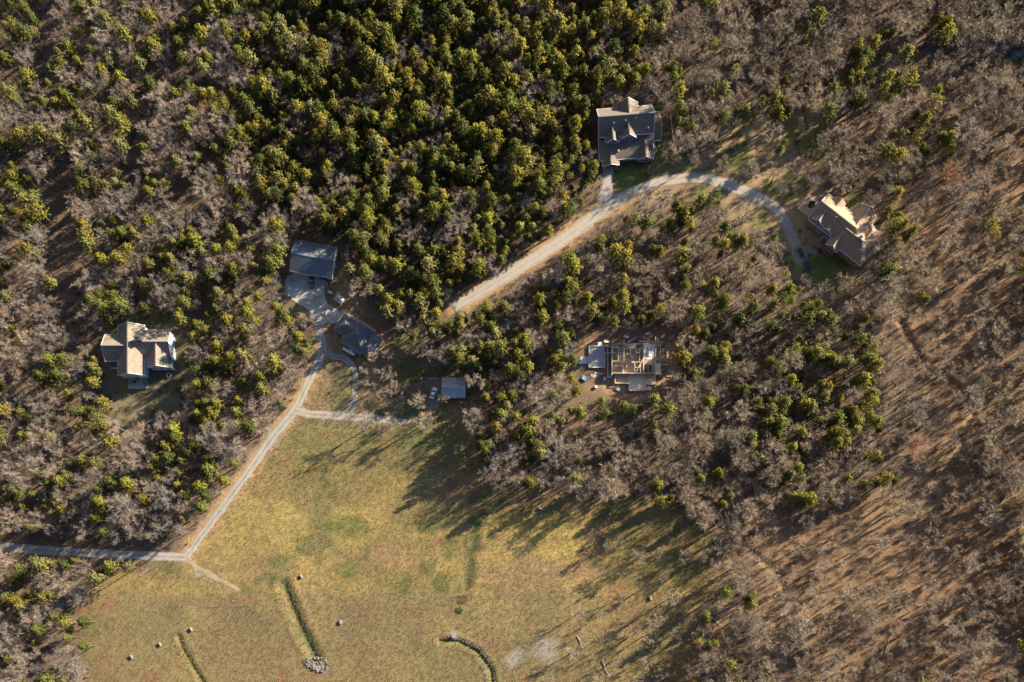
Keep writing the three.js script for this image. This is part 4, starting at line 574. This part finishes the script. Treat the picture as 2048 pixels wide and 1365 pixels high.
const blocked = (px, py, m) => (PONDS.some(([P]) => inPoly(P, px, py)) || inPoly(FIELD, px, py) || inPoly(YARD, px, py) || inPoly(HOUSE1YARD, px, py) || inPoly(LAWN2, px, py) || inPoly(HOUSE5YARD, px, py) || inPoly(SITE, px, py) || GAPS.some(([L, w]) => lineDist(L, px, py) < w + m * 0.5) || lineDist(LANE, px, py) < 12 + m * 0.7 || lineDist(EASTDRIVE, px, py) < 15 + m || lineDist(DRIVE, px, py) < 12 + m * 0.8 || inBuilt(px, py, m * 0.5));
const zoneOf = (px, py) => inPoly(PINEWOOD, px, py) ? 'in the dense pine wood beside the garage' : px < 560 && py < 600 ? 'in the mixed wood crossed by a bare earth strip' : px < 640 && py < 1092 ? 'in the wood around the white gabled house' : px < 330 ? 'by the pasture corner across the gravel lane' : px < 960 && py < 700 ? 'between the blue-grey house and the pine wood' : py > 975 && px > 1160 ? 'along the wooded pasture edge' : px > 1300 && py < 390 ? 'in the hardwoods between pond and curved driveway' : px > 1560 ? 'on orange leaf litter beyond the brick house' : 'in the wood around the half-built house';
const cells = new Map(), CS = 20;
const nearOK = (px, py, r) => { const R0 = Math.ceil(r / CS), ci = Math.floor(px / CS), cj = Math.floor(py / CS); for (let j = -R0; j <= R0; j++) for (let i = -R0; i <= R0; i++) for (const t of cells.get((ci + i) * 4096 + cj + j) || []) if (Math.hypot(t[0] - px, t[1] - py) < (r + t[2]) / 2) return false; return true; };
function plant(kind, px, py, r, sc, mode) {                    // px, py: where the middle of the crown shows; r: spacing
  const K = KIND[kind], pi = Math.floor(rnd() * K.protos.length), pr = K.protos[pi], hm = pr.H * sc * 0.74, f = hm / CAM_H, bx = px - (px - NX) * f, by = py - (py - NY) * f;
  if (mode !== 'yard' && (onRoad(bx, by, 4) || inBuilt(bx, by, 6) || inPoly(PAD, bx, by))) return false;
  const key = Math.floor(px / CS) * 4096 + Math.floor(py / CS); if (!cells.has(key)) cells.set(key, []); cells.get(key).push([px, py, r]);
  K.list.push({ bx, by, px, py, pi, sc, wide: sc * rr(0.76, 1.16) * (kind === 'pine' ? 0.94 : 1), turn: rr(0, 6.28), tint: kind !== 'pine' && rnd() > 0.05 ? Math.floor(rnd() * 4) : Math.floor(rnd() * K.tints.length), yard: mode === 'yard', show: px > -10 && px < 2058 && py > -10 && py < 1375 });
  return true;
}
// trees that stand alone in yards and along the pasture
const YARDTREES = pairs('727 722 8 776 748 11 832 800 13 863 844 7 755 713 8 741 752 9 768 770 8 757 790 7 770 806 6 875 790 6 882 700 13 905 720 12 868 740 9'.replace(/(\d+) (\d+) (\d+)/g, '$1 $2'));
const YT = [[744, 713, 0.55, 2], [775, 708, 0.6, 2], [727, 742, 0.62, 2], [774, 750, 0.85, 2], [760, 790, 0.55, 0], [832, 803, 1.05, 2], [862, 842, 0.5, 1], [768, 812, 0.45, 3], [886, 796, 0.45, 2], [790, 768, 0.5, 2], [796, 862, 0.6, 3], [850, 700, 0.9, 0], [880, 712, 0.9, 3], [1240, 1075, 0.5, 1], [1172, 1118, 0.4, 0], [1315, 1108, 0.5, 2], [1370, 1112, 0.55, 1], [1290, 1320, 0.6, 2], [1180, 1312, 0.5, 1], [120, 1212, 0.8, 1], [1275, 1035, 0.5, 0], [1205, 1150, 0.35, 2], [600, 720, 0.9, 0], [580, 690, 0.9, 3], [1410, 1215, 0.6, 2], [1165, 1270, 0.35, 2], [912, 622, 0.8, 1], [735, 768, 0.36, 2], [750, 772, 0.4, 0], [742, 790, 0.34, 2], [783, 782, 0.4, 0], [752, 742, 0.42, 2], [812, 772, 0.36, 2], [722, 784, 0.3, 0], [800, 800, 0.34, 2]];
const yardLabels = ['small pale bare tree behind the curved loop path', 'bare tree with upright twigs by the hip-roofed house', 'rounded tan bare tree inside the loop path bend', 'broad bare tree amid the brown leaf patch of the yard', 'grey twiggy tree beside the dark cart', 'spreading bare tree beside the gravel track and white car', 'small white-limbed bare tree at the pasture edge by the barn', 'little bare tree on the lawn above the gravel track', 'small tan tree against the barn wall', 'low bare tree next to the cream cart', 'reddish bare bush-like tree below the gravel track', 'tall grey bare tree above the fallen log near the barn', 'twisted mauve bare tree behind the barn', 'lone bare tree where the pasture narrows', 'little bare tree out in the sunny pasture', 'bare tree with long shadow in the wooded pasture', 'bare tree near the ditch of the wooded pasture', 'bare tree near the gravel heap at the pasture foot', 'thin bare tree beside the pale gravel patch', 'silver bare tree at the pasture corner across the lane', 'bare tree just off the wood in the pasture', 'sapling in the middle of the wooded pasture', 'bare tree leaning over the gravel driveway', 'mauve bare tree at the driveway edge', 'buff bare tree on the rough pasture', 'sapling by the pale gravel patch', 'ash grey bare tree hanging over the end of the long driveway'];
YT.forEach(([px, py, sc, ti]) => { plant('grey', px, py, 22, sc, 'yard'); KIND.grey.list.at(-1).tint = ti; });
for (const [px, py] of PINES) if (!blocked(px, py, 0) || py > 1024) { plant('pine', px + rr(-2, 2), py + rr(-2, 2), rr(18, 24), rr(0.88, 1.2)); for (let n = 0; n < 2; n++) if (rnd() < 0.62) { const a = rr(0, 6.28), d = rr(12, 22), qx = px + Math.cos(a) * d, qy = py + Math.sin(a) * d; if (!blocked(qx, qy, 4)) plant('pine', qx, qy, 16, rr(0.6, 0.9)); } }
const fill = (n, fn) => { for (let i = 0; i < n; i++) { const px = rr(-230, 2290), py = rr(-260, 1560); fn(px, py); } };
fill(26000, (px, py) => { if (!inPoly(PINEWOOD, px, py) || blocked(px, py, 10)) return; const p = rnd() < 0.82, r = p ? rr(10, 18) : rr(16, 23); if (nearOK(px, py, r)) plant(p ? 'pine' : 'grey', px, py, r, p ? (rnd() < 0.35 ? rr(0.52, 0.8) : rnd() < 0.2 ? rr(1.1, 1.3) : rr(0.8, 1.1)) : rr(0.7, 1.05)); });
fill(16000, (px, py) => { if (!inPoly(PINEWOOD, px, py) || blocked(px, py, 8)) return; if (nearOK(px, py, 4)) plant('pine', px, py, 12, rr(0.45, 0.66)); });
fill(42000, (px, py) => {                                      // the leafless woods
  if (inPoly(PINEWOOD, px, py) || blocked(px, py, 12)) return;
  const lit = mLit(px, py), stripe = inPoly(STRIPES, px, py) || inPoly(STRIPES2, px, py), right = px > 1150 + (py < 300 ? 130 : 0), inFrame = px > 0 && px < 2048 && py > 0 && py < 1365;
  const thin = stripe ? 2.3 : inPoly(THIN1, px, py) || inPoly(THIN2, px, py) ? 2.0 : lit > 0.5 ? lerp(0.95, 1.5, smooth(0.42, 0.6, fbm(px / 130, py / 130, 55, 2))) : 1;
  const r = rr(14.5, 24) * thin; if (!nearOK(px, py, r)) return;
  const far = !inFrame && rnd() < 0.45;
  const kind = far ? 'pine' : rnd() < (right ? 0.08 : px > 360 && py < 660 ? 0.34 : 0.17) && lit < 0.3 && !stripe ? 'pine' : right && rnd() < 0.86 ? 'brown' : 'grey';
  plant(kind, px, py, r, rr(0.62, 1.14) * (stripe ? 0.9 : 1));
});
const EDGE = pairs('1180 1030 1390 1030 1440 1065 1450 1180 1420 1270 1380 1400 1040 1400 1080 1290 1180 1200'); fill(12000, (px, py) => { if (!inPoly(EDGE, px, py) || inPoly([[1040, 1250], [1140, 1250], [1140, 1350], [1040, 1350]], px, py)) return; const r = rr(30, 52); if (nearOK(px, py, r)) plant(rnd() < 0.2 ? 'grey' : 'brown', px, py, r, rr(0.45, 0.85)); });
for (const [k, K] of Object.entries(KIND)) console.log(k, K.list.length, K.list.filter((t) => t.show).length);

const protoOf = (K, pi, ti) => { const p = K.protos[pi]; p.thing ??= {}; if (!p.thing[ti]) { const g = new THREE.Group(); mesh('trunk', p.trunk, K.barkMat, g); mesh('crown', p.crown, K.mats[ti], g); p.thing[ti] = g; } return p.thing[ti]; };
const place = (o, t) => { const x = X(t.bx), z = Z(t.by); o.position.set(x, gh(x, z) - 0.15, z); o.rotation.y = t.turn; o.scale.set(t.wide, t.sc, t.wide); };
let yardAt = 0;
for (const [k, K] of Object.entries(KIND)) {
  const yard = K.list.filter((t) => t.yard), rest = K.list.filter((t) => !t.yard), inView = rest.filter((t) => t.show).sort((a, b) => b.wide * K.protos[b.pi].R - a.wide * K.protos[a.pi].R), single = new Set(inView.slice(0, 300 - yard.length));
  for (const t of [...yard, ...single]) {
    const o = protoOf(K, t.pi, t.tint).clone(); o.name = numbered(t.yard ? 'yard_tree' : K.name); place(o, t); scene.add(o);
    if (t.yard) { const l = yardLabels[yardAt++]; if (l) tag(o, l, 'tree'); else tag(o, 'low tan bare shrub in the brown leaf patch beside the loop path', 'shrub', 'bare shrubs of the leaf patch'); }
    else { const what = k === 'pine' ? `${K.tints[t.tint][3]} pine` : `${K.tints[t.tint][3]} leafless tree`, size = K.protos[t.pi].H * t.sc > 16.4 ? 'tall' : 'broad', l = `${size} ${what} ${zoneOf(t.bx, t.by)}`; tag(o, l, 'tree', l.replace(/^(tall|broad) /, '$1 ') + ' (look-alikes)'); }
  }
  const mass = new THREE.Group(); mass.name = { pine: 'pine_forest', grey: 'bare_forest', brown: 'brown_bare_forest' }[k]; mass.userData.kind = 'stuff'; tag(mass, { pine: 'mass of smaller olive pines filling the woods', grey: 'mass of smaller grey leafless trees filling the woods', brown: 'mass of smaller brown leafless trees filling the woods' }[k], 'forest'); scene.add(mass);
  K.protos.forEach((p, pi) => {
    const L = rest.filter((t) => t.pi === pi && !single.has(t)); if (!L.length) return;
    for (const part of ['trunk', 'crown']) {
      const im = new THREE.InstancedMesh(p[part], part === 'trunk' ? K.barkMat : (K.white ??= K.leaf(1, 1, 1)), L.length), d = new THREE.Object3D(), c = new THREE.Color();
      L.forEach((t, i) => { place(d, t); d.updateMatrix(); im.setMatrixAt(i, d.matrix); if (part === 'crown') { const q = K.tints[t.tint], j = 0.78 + 0.44 * hash(i, pi, 61), w = 0.94 + 0.12 * hash(i, pi, 62); im.setColorAt(i, c.setRGB(q[0] * j * w, q[1] * j, q[2] * j / w)); } });
      im.name = part === 'trunk' ? 'trunks' : 'crowns'; finish(im); mass.add(im);
    }
  });
}
console.log('trees done');

// ---------------------------------------------------------------- grass, brush
function scatter(name, label, category, geo, mat, list) { const im = finish(new THREE.InstancedMesh(geo, mat, list.length)), d = new THREE.Object3D(), c = new THREE.Color(); list.forEach((t, i) => { d.position.set(t.x, gh(t.x, t.z) - 0.02, t.z); d.rotation.set(0, t.r, 0); d.scale.set(t.s, t.s * (t.h ?? 1), t.s); d.updateMatrix(); im.setMatrixAt(i, d.matrix); im.setColorAt(i, c.setRGB(...t.c)); }); im.name = name; im.userData.kind = 'stuff'; tag(im, label, category); scene.add(im); return im; }
{
  const tuft = new TB(); for (let i = 0; i < 9; i++) { const a = rr(0, 6.28), o = V(rr(-0.18, 0.18), 0, rr(-0.18, 0.18)), l = rr(0.2, 0.42), e = o.clone().add(V(Math.cos(a) * l, rr(0.12, 0.3), Math.sin(a) * l)), s = V(-Math.sin(a), 0, Math.cos(a)).multiplyScalar(0.07), v = rr(0.75, 1.25); tuft.tri(o.clone().add(s), o.clone().sub(s), e, [v, v, v]); }
  const L = [];
  for (let i = 0; i < 150000 && L.length < 62000; i++) { const px = rr(130, 1600), py = rr(620, 1380); if (!(inPoly(FIELD, px, py) || inPoly(YARD, px, py)) || onRoad(px, py, -2.5) || inBuilt(px, py, 2) || inPoly(PAD, px, py)) continue; const c = groundColor(px, py), v = rr(0.75, 1.3); L.push({ x: X(px), z: Z(py), r: rr(0, 6.28), s: rr(0.7, 1.5), h: rr(0.6, 1.2), c: [c[0] * v, c[1] * v * rr(0.95, 1.1), c[2] * v] }); }
  scatter('grass', 'dry straw-coloured grass of the pasture', 'grass', tuft.geo(), vc(1, 1, 1), L);
  const brush = new TB(); for (let i = 0; i < 26; i++) { const a = rr(0, 6.28), o = V(rr(-0.3, 0.3), 0, rr(-0.3, 0.3)), e = o.clone().add(V(Math.cos(a) * rr(0.3, 1), rr(0.4, 1.2), Math.sin(a) * rr(0.3, 1))), v = rr(0.7, 1.3); brush.ribbon(o, e, 0.05, [v, v, v]); brush.ribbon(e.clone().lerp(o, 0.4), e.clone().add(V(rr(-0.4, 0.4), rr(0, 0.3), rr(-0.4, 0.4))), 0.04, [v, v, v]); }
  const B = [];
  for (let i = 0; i < 60000 && B.length < 16000; i++) { const px = rr(-40, 2090), py = rr(-60, 1400); if (inPoly(FIELD, px, py) || inPoly(YARD, px, py) || inPoly(LAWN2, px, py) || inPoly(SITE, px, py) || inPoly(HOUSE5LAWN, px, py) || onRoad(px, py, 3) || inBuilt(px, py, 3)) continue; const lit = mLit(px, py), v = rr(0.7, 1.2); B.push({ x: X(px), z: Z(py), r: rr(0, 6.28), s: rr(0.5, 1.4), c: rnd() < 0.1 ? [0.12 * v, 0.13 * v, 0.035 * v] : lit > 0.5 ? [0.24 * v, 0.165 * v, 0.105 * v] : [0.16 * v, 0.125 * v, 0.10 * v] }); }
  scatter('undergrowth', 'brown leafless brush on the woodland floor', 'brush', brush.geo(), vc(1, 1, 1), B);
}

// ---------------------------------------------------------------- small things
function bush(px, py, r, hgt, col, label) {
  const g = base('garden_bush', px, py); tag(g, label, 'bush'); const C = new TB();
  for (let i = 0; i < 420; i++) { const d = onSphere(), k = Math.cbrt(rr(0.3, 1)), c = V(d.x * r * k, hgt * (0.5 + 0.5 * d.y * k), d.z * r * k), n = onSphere(), o = V().crossVectors(n, onSphere()).normalize().multiplyScalar(0.09), v = rr(0.7, 1.3); C.tri(c.clone().add(o), c.clone().sub(o), c.clone().addScaledVector(n, 0.26), [v, v, v]); }
  mesh('foliage', C.geo(), vc(...col), g); mesh('stem', new THREE.CylinderGeometry(0.05, 0.07, hgt * 0.6, 6).translate(0, hgt * 0.3, 0), M.greyWood, g);
}
bush(1236, 335, 1.55, 1.7, [0.30, 0.17, 0.16], 'round pinkish bush beside the concrete driveway spur'); bush(1292, 329, 1.1, 1.4, [0.42, 0.21, 0.10], 'orange bush below the front gable of the dark-roofed house'); bush(1296, 352, 1.3, 1.6, [0.16, 0.18, 0.12], 'round grey-green bush on the dark lawn'); bush(1280, 335, 0.8, 0.8, [0.2, 0.2, 0.05], 'yellow-green low bush at the dark-roofed house corner');
bush(1302, 325, 0.8, 1.1, [0.18, 0.2, 0.08], 'green bush at the front gable corner'); bush(206, 753, 1.3, 1.6, [0.10, 0.13, 0.03], 'round green bush off the white house wall'); bush(356, 781, 1.2, 1.5, [0.045, 0.075, 0.022], 'dark green bush on the lawn behind the white house'); bush(217, 796, 1.2, 1.4, [0.05, 0.085, 0.025], 'dark green bush at the yard edge of the white house'); bush(1619, 510, 0.9, 1.0, [0.24, 0.22, 0.06], 'yellow-green shrub beside the dark blue car'); bush(1634, 520, 1.2, 0.9, [0.28, 0.16, 0.10], 'brown shrub bed at the brick house lawn'); bush(1680, 524, 1.0, 1.2, [0.10, 0.12, 0.04], 'green shrub along the brick house wall'); bush(1690, 530, 0.9, 1.0, [0.16, 0.16, 0.05], 'light green shrub at the brick house corner'); bush(1640, 503, 0.9, 0.9, [0.07, 0.08, 0.04], 'dark shrub by the brick house entry gable'); bush(928, 1197, 2.0, 1.2, [0.12, 0.14, 0.05], 'low green bush in the pasture strip'); bush(921, 1220, 1.4, 0.9, [0.11, 0.13, 0.05], 'small green bush below the pasture strip');

const baleGeo = (() => { const g = new THREE.CylinderGeometry(0.5, 0.5, 1.6, 18, 6); g.rotateZ(Math.PI / 2); const p = g.attributes.position; for (let i = 0; i < p.count; i++) { const y = p.getY(i), x = p.getX(i), z = p.getZ(i), n = 1 + (vnoise(x * 3 + 9, z * 3 + y * 2, 7) - 0.5) * 0.14; p.setXYZ(i, x * (1 + (n - 1) * 0.5), y * n * 0.94, z * n); } g.translate(0, 0.45, 0); g.computeVertexNormals(); return g; })();
const baleMat = speckled(0.18, 0.165, 0.15, 0.2, 1.5, 40);
for (const [px, py, d, l] of [[263, 1315, 55, 'whitish bale lowest in the row of three by the pasture corner'], [320, 1290, 60, 'middle whitish bale of the row of three by the pasture corner'], [382, 1260, 62, 'whitish bale at the ditch end of the row of three'], [1301, 1198, 62, 'whitish bale among tree shadows in the rough pasture'], [1310, 1233, 50, 'smaller whitish bale at the foot of a long shadow'], [602, 1154, 60, 'grey-white bale at the head of the pasture ditch'], [1081, 1019, 15, 'whitish bale below the wood at the pasture top']]) {
  const g = base('hay_bale', px, py, d); tag(g, l, 'hay bale'); mesh('roll', baleGeo, baleMat, g); for (const x of [-0.5, 0, 0.5]) mesh('band', new THREE.TorusGeometry(0.49, 0.02, 6, 20).rotateY(Math.PI / 2).translate(x, 0.45, 0), M.grey, g);
}
// stones: heap in the pasture and rocks by the ditch
const rockGeo = [0, 1, 2].map((k) => { const g = new THREE.IcosahedronGeometry(0.5, 2), p = g.attributes.position; for (let i = 0; i < p.count; i++) { const v = V(p.getX(i), p.getY(i), p.getZ(i)), n = 0.75 + 0.5 * fbm(v.x * 2.4 + k * 9, v.y * 2.4 + v.z * 3.1, 30 + k, 2); p.setXYZ(i, v.x * n * 1.2, v.y * n * 0.7, v.z * n); } g.computeVertexNormals(); return g; });
const rockMat = [speckled(0.165, 0.15, 0.135, 0.3, 1, 30), speckled(0.09, 0.08, 0.07, 0.3, 1, 30)];
{
  const g = base('stone_heap', 632, 1330); tag(g, 'flat heap of pale stones in a rim at the pasture ditch foot', 'stones');
  const rim = pairs('608 1326 618 1320 632 1316 646 1320 657 1332 650 1342 636 1344 620 1336'); for (let i = 0; i < rim.length; i++) for (let j = 0; j < 3; j++) { const a = rim[i], b = rim[(i + 1) % rim.length], t = j / 3, m = mesh('stone', pick(rockGeo), pick(rockMat), g); m.position.set((lerp(a[0], b[0], t) - 632) * S + rr(-0.3, 0.3), 0.25, (lerp(a[1], b[1], t) - 1330) * S + rr(-0.3, 0.3)); m.rotation.y = rr(0, 6); m.scale.setScalar(rr(0.6, 1.2)); }
  for (let i = 0; i < 22; i++) { const m = mesh('stone', pick(rockGeo), rockMat[0], g); m.position.set(rr(-3.5, 3.5), 0.12, rr(-1.6, 1.6)); m.rotation.y = rr(0, 6); m.scale.setScalar(rr(0.5, 1.2)); }
  const w = base('stone_edging', 945, 1300); tag(w, 'curved row of dark stones along the pasture hollow', 'stones'); const L = DITCHES[2][0];
  for (let i = 1; i < L.length; i++) for (let j = 0; j < 7; j++) { const t = j / 7, px = lerp(L[i - 1][0], L[i][0], t) + 3, py = lerp(L[i - 1][1], L[i][1], t) - 4, m = mesh('stone', pick(rockGeo), rockMat[1], w); m.position.set((px - 945) * S, gh(X(px), Z(py)) - w.position.y + 0.2, (py - 1300) * S); m.rotation.y = rr(0, 6); m.scale.setScalar(rr(0.5, 0.95)); }
  for (const [px, py, s, l] of [[680, 1246, 1.6, 'grey boulder alone in the rough pasture'], [905, 1275, 1.8, 'large pale boulder at the head of the curved stone row']]) { const m = mesh('boulder', rockGeo[0], rockMat[0]); m.position.set(X(px), gh(X(px), Z(py)) + 0.25, Z(py)); m.scale.setScalar(s); m.rotation.y = px; tag(m, l, 'rock'); }
}
{ // post and rail fence by the dark-roofed house
  const f = base('wire_fence', 1345, 280); tag(f, 'thin pale post and rail fence beside the dark-roofed house', 'fence');
  const A = pairs('1340 226 1343 250 1346 275 1349 300 1352 324'); for (let i = 0; i < A.length; i++) { const p = V((A[i][0] - 1345) * S, 0, (A[i][1] - 280) * S); mesh('post', new MB().box(p.x - 0.09, p.x + 0.09, 0, 1.35, p.z - 0.09, p.z + 0.09).geo(), M.cream, f); if (i) { const o = V((A[i - 1][0] - 1345) * S, 0, (A[i - 1][1] - 280) * S); for (const y of [0.5, 1.1]) mesh('rail', new MB().bar(V(o.x, y, o.z), V(p.x, y, p.z), 0.07, 0.14).geo(), M.cream, f); } }
}
// round terrace and pool of the brick house
{
  const t = base('terrace', 1617, 413, 38); tag(t, 'brown paved terrace with a round dark opening beside the brick house gable', 'terrace'); const s = new THREE.Shape(); s.moveTo(-3, -3.6); s.lineTo(3, -3.6); s.lineTo(3, 1.5); s.absarc(0, 1.5, 3, 0, Math.PI); s.lineTo(-3, -3.6); const ho = new THREE.Path(); ho.absellipse(0.6, 1.2, 1.3, 1.7, 0, Math.PI * 2); s.holes.push(ho); const g = new THREE.ExtrudeGeometry(s, { depth: 0.4, bevelEnabled: false, curveSegments: 24 }); g.rotateX(-Math.PI / 2); mesh('paving', g, speckled(0.50, 0.38, 0.28, 0.2, 3, 60), t);
  const b = new TB(); for (let i = 0; i < 300; i++) { const a = rr(0, 6.28), r = Math.sqrt(rnd()), c = V(0.6 + Math.cos(a) * r * 1.2, rr(0.2, 0.9), -1.2 - Math.sin(a) * r * 1.5), n = onSphere(), o = V().crossVectors(n, onSphere()).normalize().multiplyScalar(0.1), v = rr(0.6, 1.3); b.tri(c.clone().add(o), c.clone().sub(o), c.clone().addScaledVector(n, 0.28), [v, v, v]); } mesh('planting', b.geo(), vc(0.03, 0.045, 0.015), t);
}
// bits and pieces in the yard
{
  const c = base('utility_cart', 804, 788, -70); tag(c, 'small cart with a cream canvas load in the yard', 'cart'); mesh('bed', new MB().box(-1.2, 1.2, 0.5, 0.65, -0.6, 0.6).geo(), M.greyWood, c); mesh('canvas', new THREE.SphereGeometry(0.62, 14, 8, 0, Math.PI * 2, 0, 1.6).scale(1.25, 0.7, 0.95).translate(0.2, 0.62, 0), M.tarp, c); for (const z of [-0.66, 0.66]) mesh('wheel', new THREE.CylinderGeometry(0.34, 0.34, 0.14, 14).rotateX(Math.PI / 2).translate(0, 0.34, z), M.rubber, c); mesh('drawbar', new MB().bar(V(1.2, 0.5, 0), V(2.9, 0.3, 0), 0.09, 0.09).geo(), M.grey, c);
  const l = base('garden_tractor', 785, 791, 15); tag(l, 'black ride-on mower parked under bare twigs in the yard', 'mower'); mesh('bonnet', new MB().box(0.2, 1.15, 0.35, 0.95, -0.35, 0.35).geo(), M.black, l); mesh('seat', new MB().box(-0.75, -0.25, 0.55, 0.7, -0.3, 0.3).box(-0.85, -0.72, 0.6, 1.1, -0.3, 0.3).geo(), M.black, l); mesh('deck', new MB().box(-0.6, 0.5, 0.18, 0.4, -0.65, 0.65).geo(), M.darkMetal, l); for (const [x, r] of [[-0.65, 0.38], [0.9, 0.26]]) for (const z of [-0.5, 0.5]) mesh('wheel', new THREE.CylinderGeometry(r, r, 0.24, 14).rotateX(Math.PI / 2).translate(x, r, z), M.rubber, l); mesh('steering_wheel', new THREE.TorusGeometry(0.2, 0.03, 6, 16).rotateX(1.2).translate(-0.02, 1.1, 0), M.black, l);
  const t = base('fallen_log', 866, 757.5, 3); tag(t, 'pale fallen log lying beside the barn corner', 'log'); mesh('trunk', new THREE.CylinderGeometry(0.22, 0.3, 4.4, 10).rotateZ(Math.PI / 2).translate(0, 0.28, 0), speckled(0.42, 0.39, 0.36, 0.3, 2, 40), t); mesh('branch_stub', new THREE.CylinderGeometry(0.05, 0.1, 0.9, 6).rotateX(0.9).translate(0.8, 0.5, 0.4), M.greyWood, t);
  const p = base('post_stump', 843, 757.5); tag(p, 'short square stump of wood near the fallen log', 'stump'); mesh('block', new MB().box(-0.38, 0.38, 0, 0.6, -0.38, 0.38).geo(), M.greyWood, p); mesh('cap', new MB().box(-0.42, 0.42, 0.6, 0.68, -0.42, 0.42).geo(), M.tarp, p);
  const g2 = base('kettle_grill', 571, 557, 0); tag(g2, 'dark covered grill at the corner of the gravel yard', 'grill'); mesh('bowl', new THREE.SphereGeometry(0.5, 16, 10).scale(1.2, 0.8, 1).translate(0, 0.85, 0), M.black, g2); for (let i = 0; i < 3; i++) mesh('leg', new MB().bar(V(Math.cos(i * 2.1) * 0.5, 0, Math.sin(i * 2.1) * 0.5), V(Math.cos(i * 2.1) * 0.2, 0.7, Math.sin(i * 2.1) * 0.2), 0.06, 0.06).geo(), M.black, g2);
  const tk = base('gas_tank', 660.5, 586, 25); tag(tk, 'white gas tank lying at the gravel yard edge', 'tank'); mesh('tank', new THREE.CapsuleGeometry(0.42, 1.3, 6, 14).rotateZ(Math.PI / 2).translate(0, 0.62, 0), M.white, tk); for (const x of [-0.5, 0.5]) mesh('foot', new MB().box(x - 0.08, x + 0.08, 0, 0.3, -0.3, 0.3).geo(), M.grey, tk); mesh('valve_dome', new THREE.SphereGeometry(0.16, 10, 6).translate(0, 1.04, 0), M.grey, tk);
  const fc = base('flower_pot', 670.5, 696, 0); tag(fc, 'dark round pot on the bare patch before the blue-grey house', 'pot'); mesh('pot', new THREE.LatheGeometry([[0.3, 0], [0.42, 0.5], [0.46, 0.5], [0.36, 0.02]].map(([a, b]) => new THREE.Vector2(a, b)), 16), M.black, fc); mesh('soil', new THREE.CylinderGeometry(0.4, 0.36, 0.1, 14).translate(0, 0.42, 0), M.greyWood, fc);
}
{ // pale trunks lying on the ground
  const bark = speckled(0.36, 0.32, 0.27, 0.35, 2, 40);
  [[1701, 1209, 9, -55], [1690, 1216, 8, -62], [1715, 1262, 10, -58], [1775, 1290, 11, -75], [1740, 1200, 6, -48], [1434, 1246, 5, 40], [292, 1144, 6, -32], [172, 1178, 3, -30], [1611, 561, 6, 60], [1632, 571, 9, 12], [1665, 577, 5, -18], [1820, 935, 7, 25], [1905, 800, 6, -40], [1160, 1285, 5, 62], [1865, 1130, 8, -20], [1960, 1215, 7, 50], [1560, 1185, 6, -40], [245, 610, 8, 35], [1210, 1335, 6, 66], [1885, 640, 5, 15]].forEach(([px, py, L, d]) => {
    const g = base('fallen_log', px, py, d), m = px < 330 || px > 1150 && px < 1450; tag(g, m ? 'pale dead trunk lying on grass beside the woods' : 'pale fallen trunk with broken limbs on the leaf litter', 'log', m ? 'dead trunks on grass' : 'fallen trunks on leaf litter');
    const T = new TB(); T.tube([V(-L / 2, 0.2, 0), V(-L * 0.1, 0.3, rr(-0.3, 0.3)), V(L * 0.2, 0.35, rr(-0.3, 0.3)), V(L / 2, 0.4, rr(-0.6, 0.6))], 0.2, 0.06, 7, [1, 1, 1]); mesh('trunk', T.geo(), vc(0.34, 0.29, 0.235), g);
    const B = new TB(); for (let i = 0; i < 7; i++) { const x = rr(-0.1, 0.5) * L, e = V(x + rr(0.4, 1.8), rr(0.4, 1.5), rr(-1.6, 1.6)); B.tube([V(x, 0.32, 0), V(x, 0.32, 0).lerp(e, 0.6).add(V(0, rr(-0.2, 0.2), 0)), e], 0.06, 0.015, 4, [1, 1, 1]); } mesh('limbs', B.geo(), vc(0.34, 0.29, 0.235), g);
  });
}
console.log('all done');
renderer.render(scene, camera);
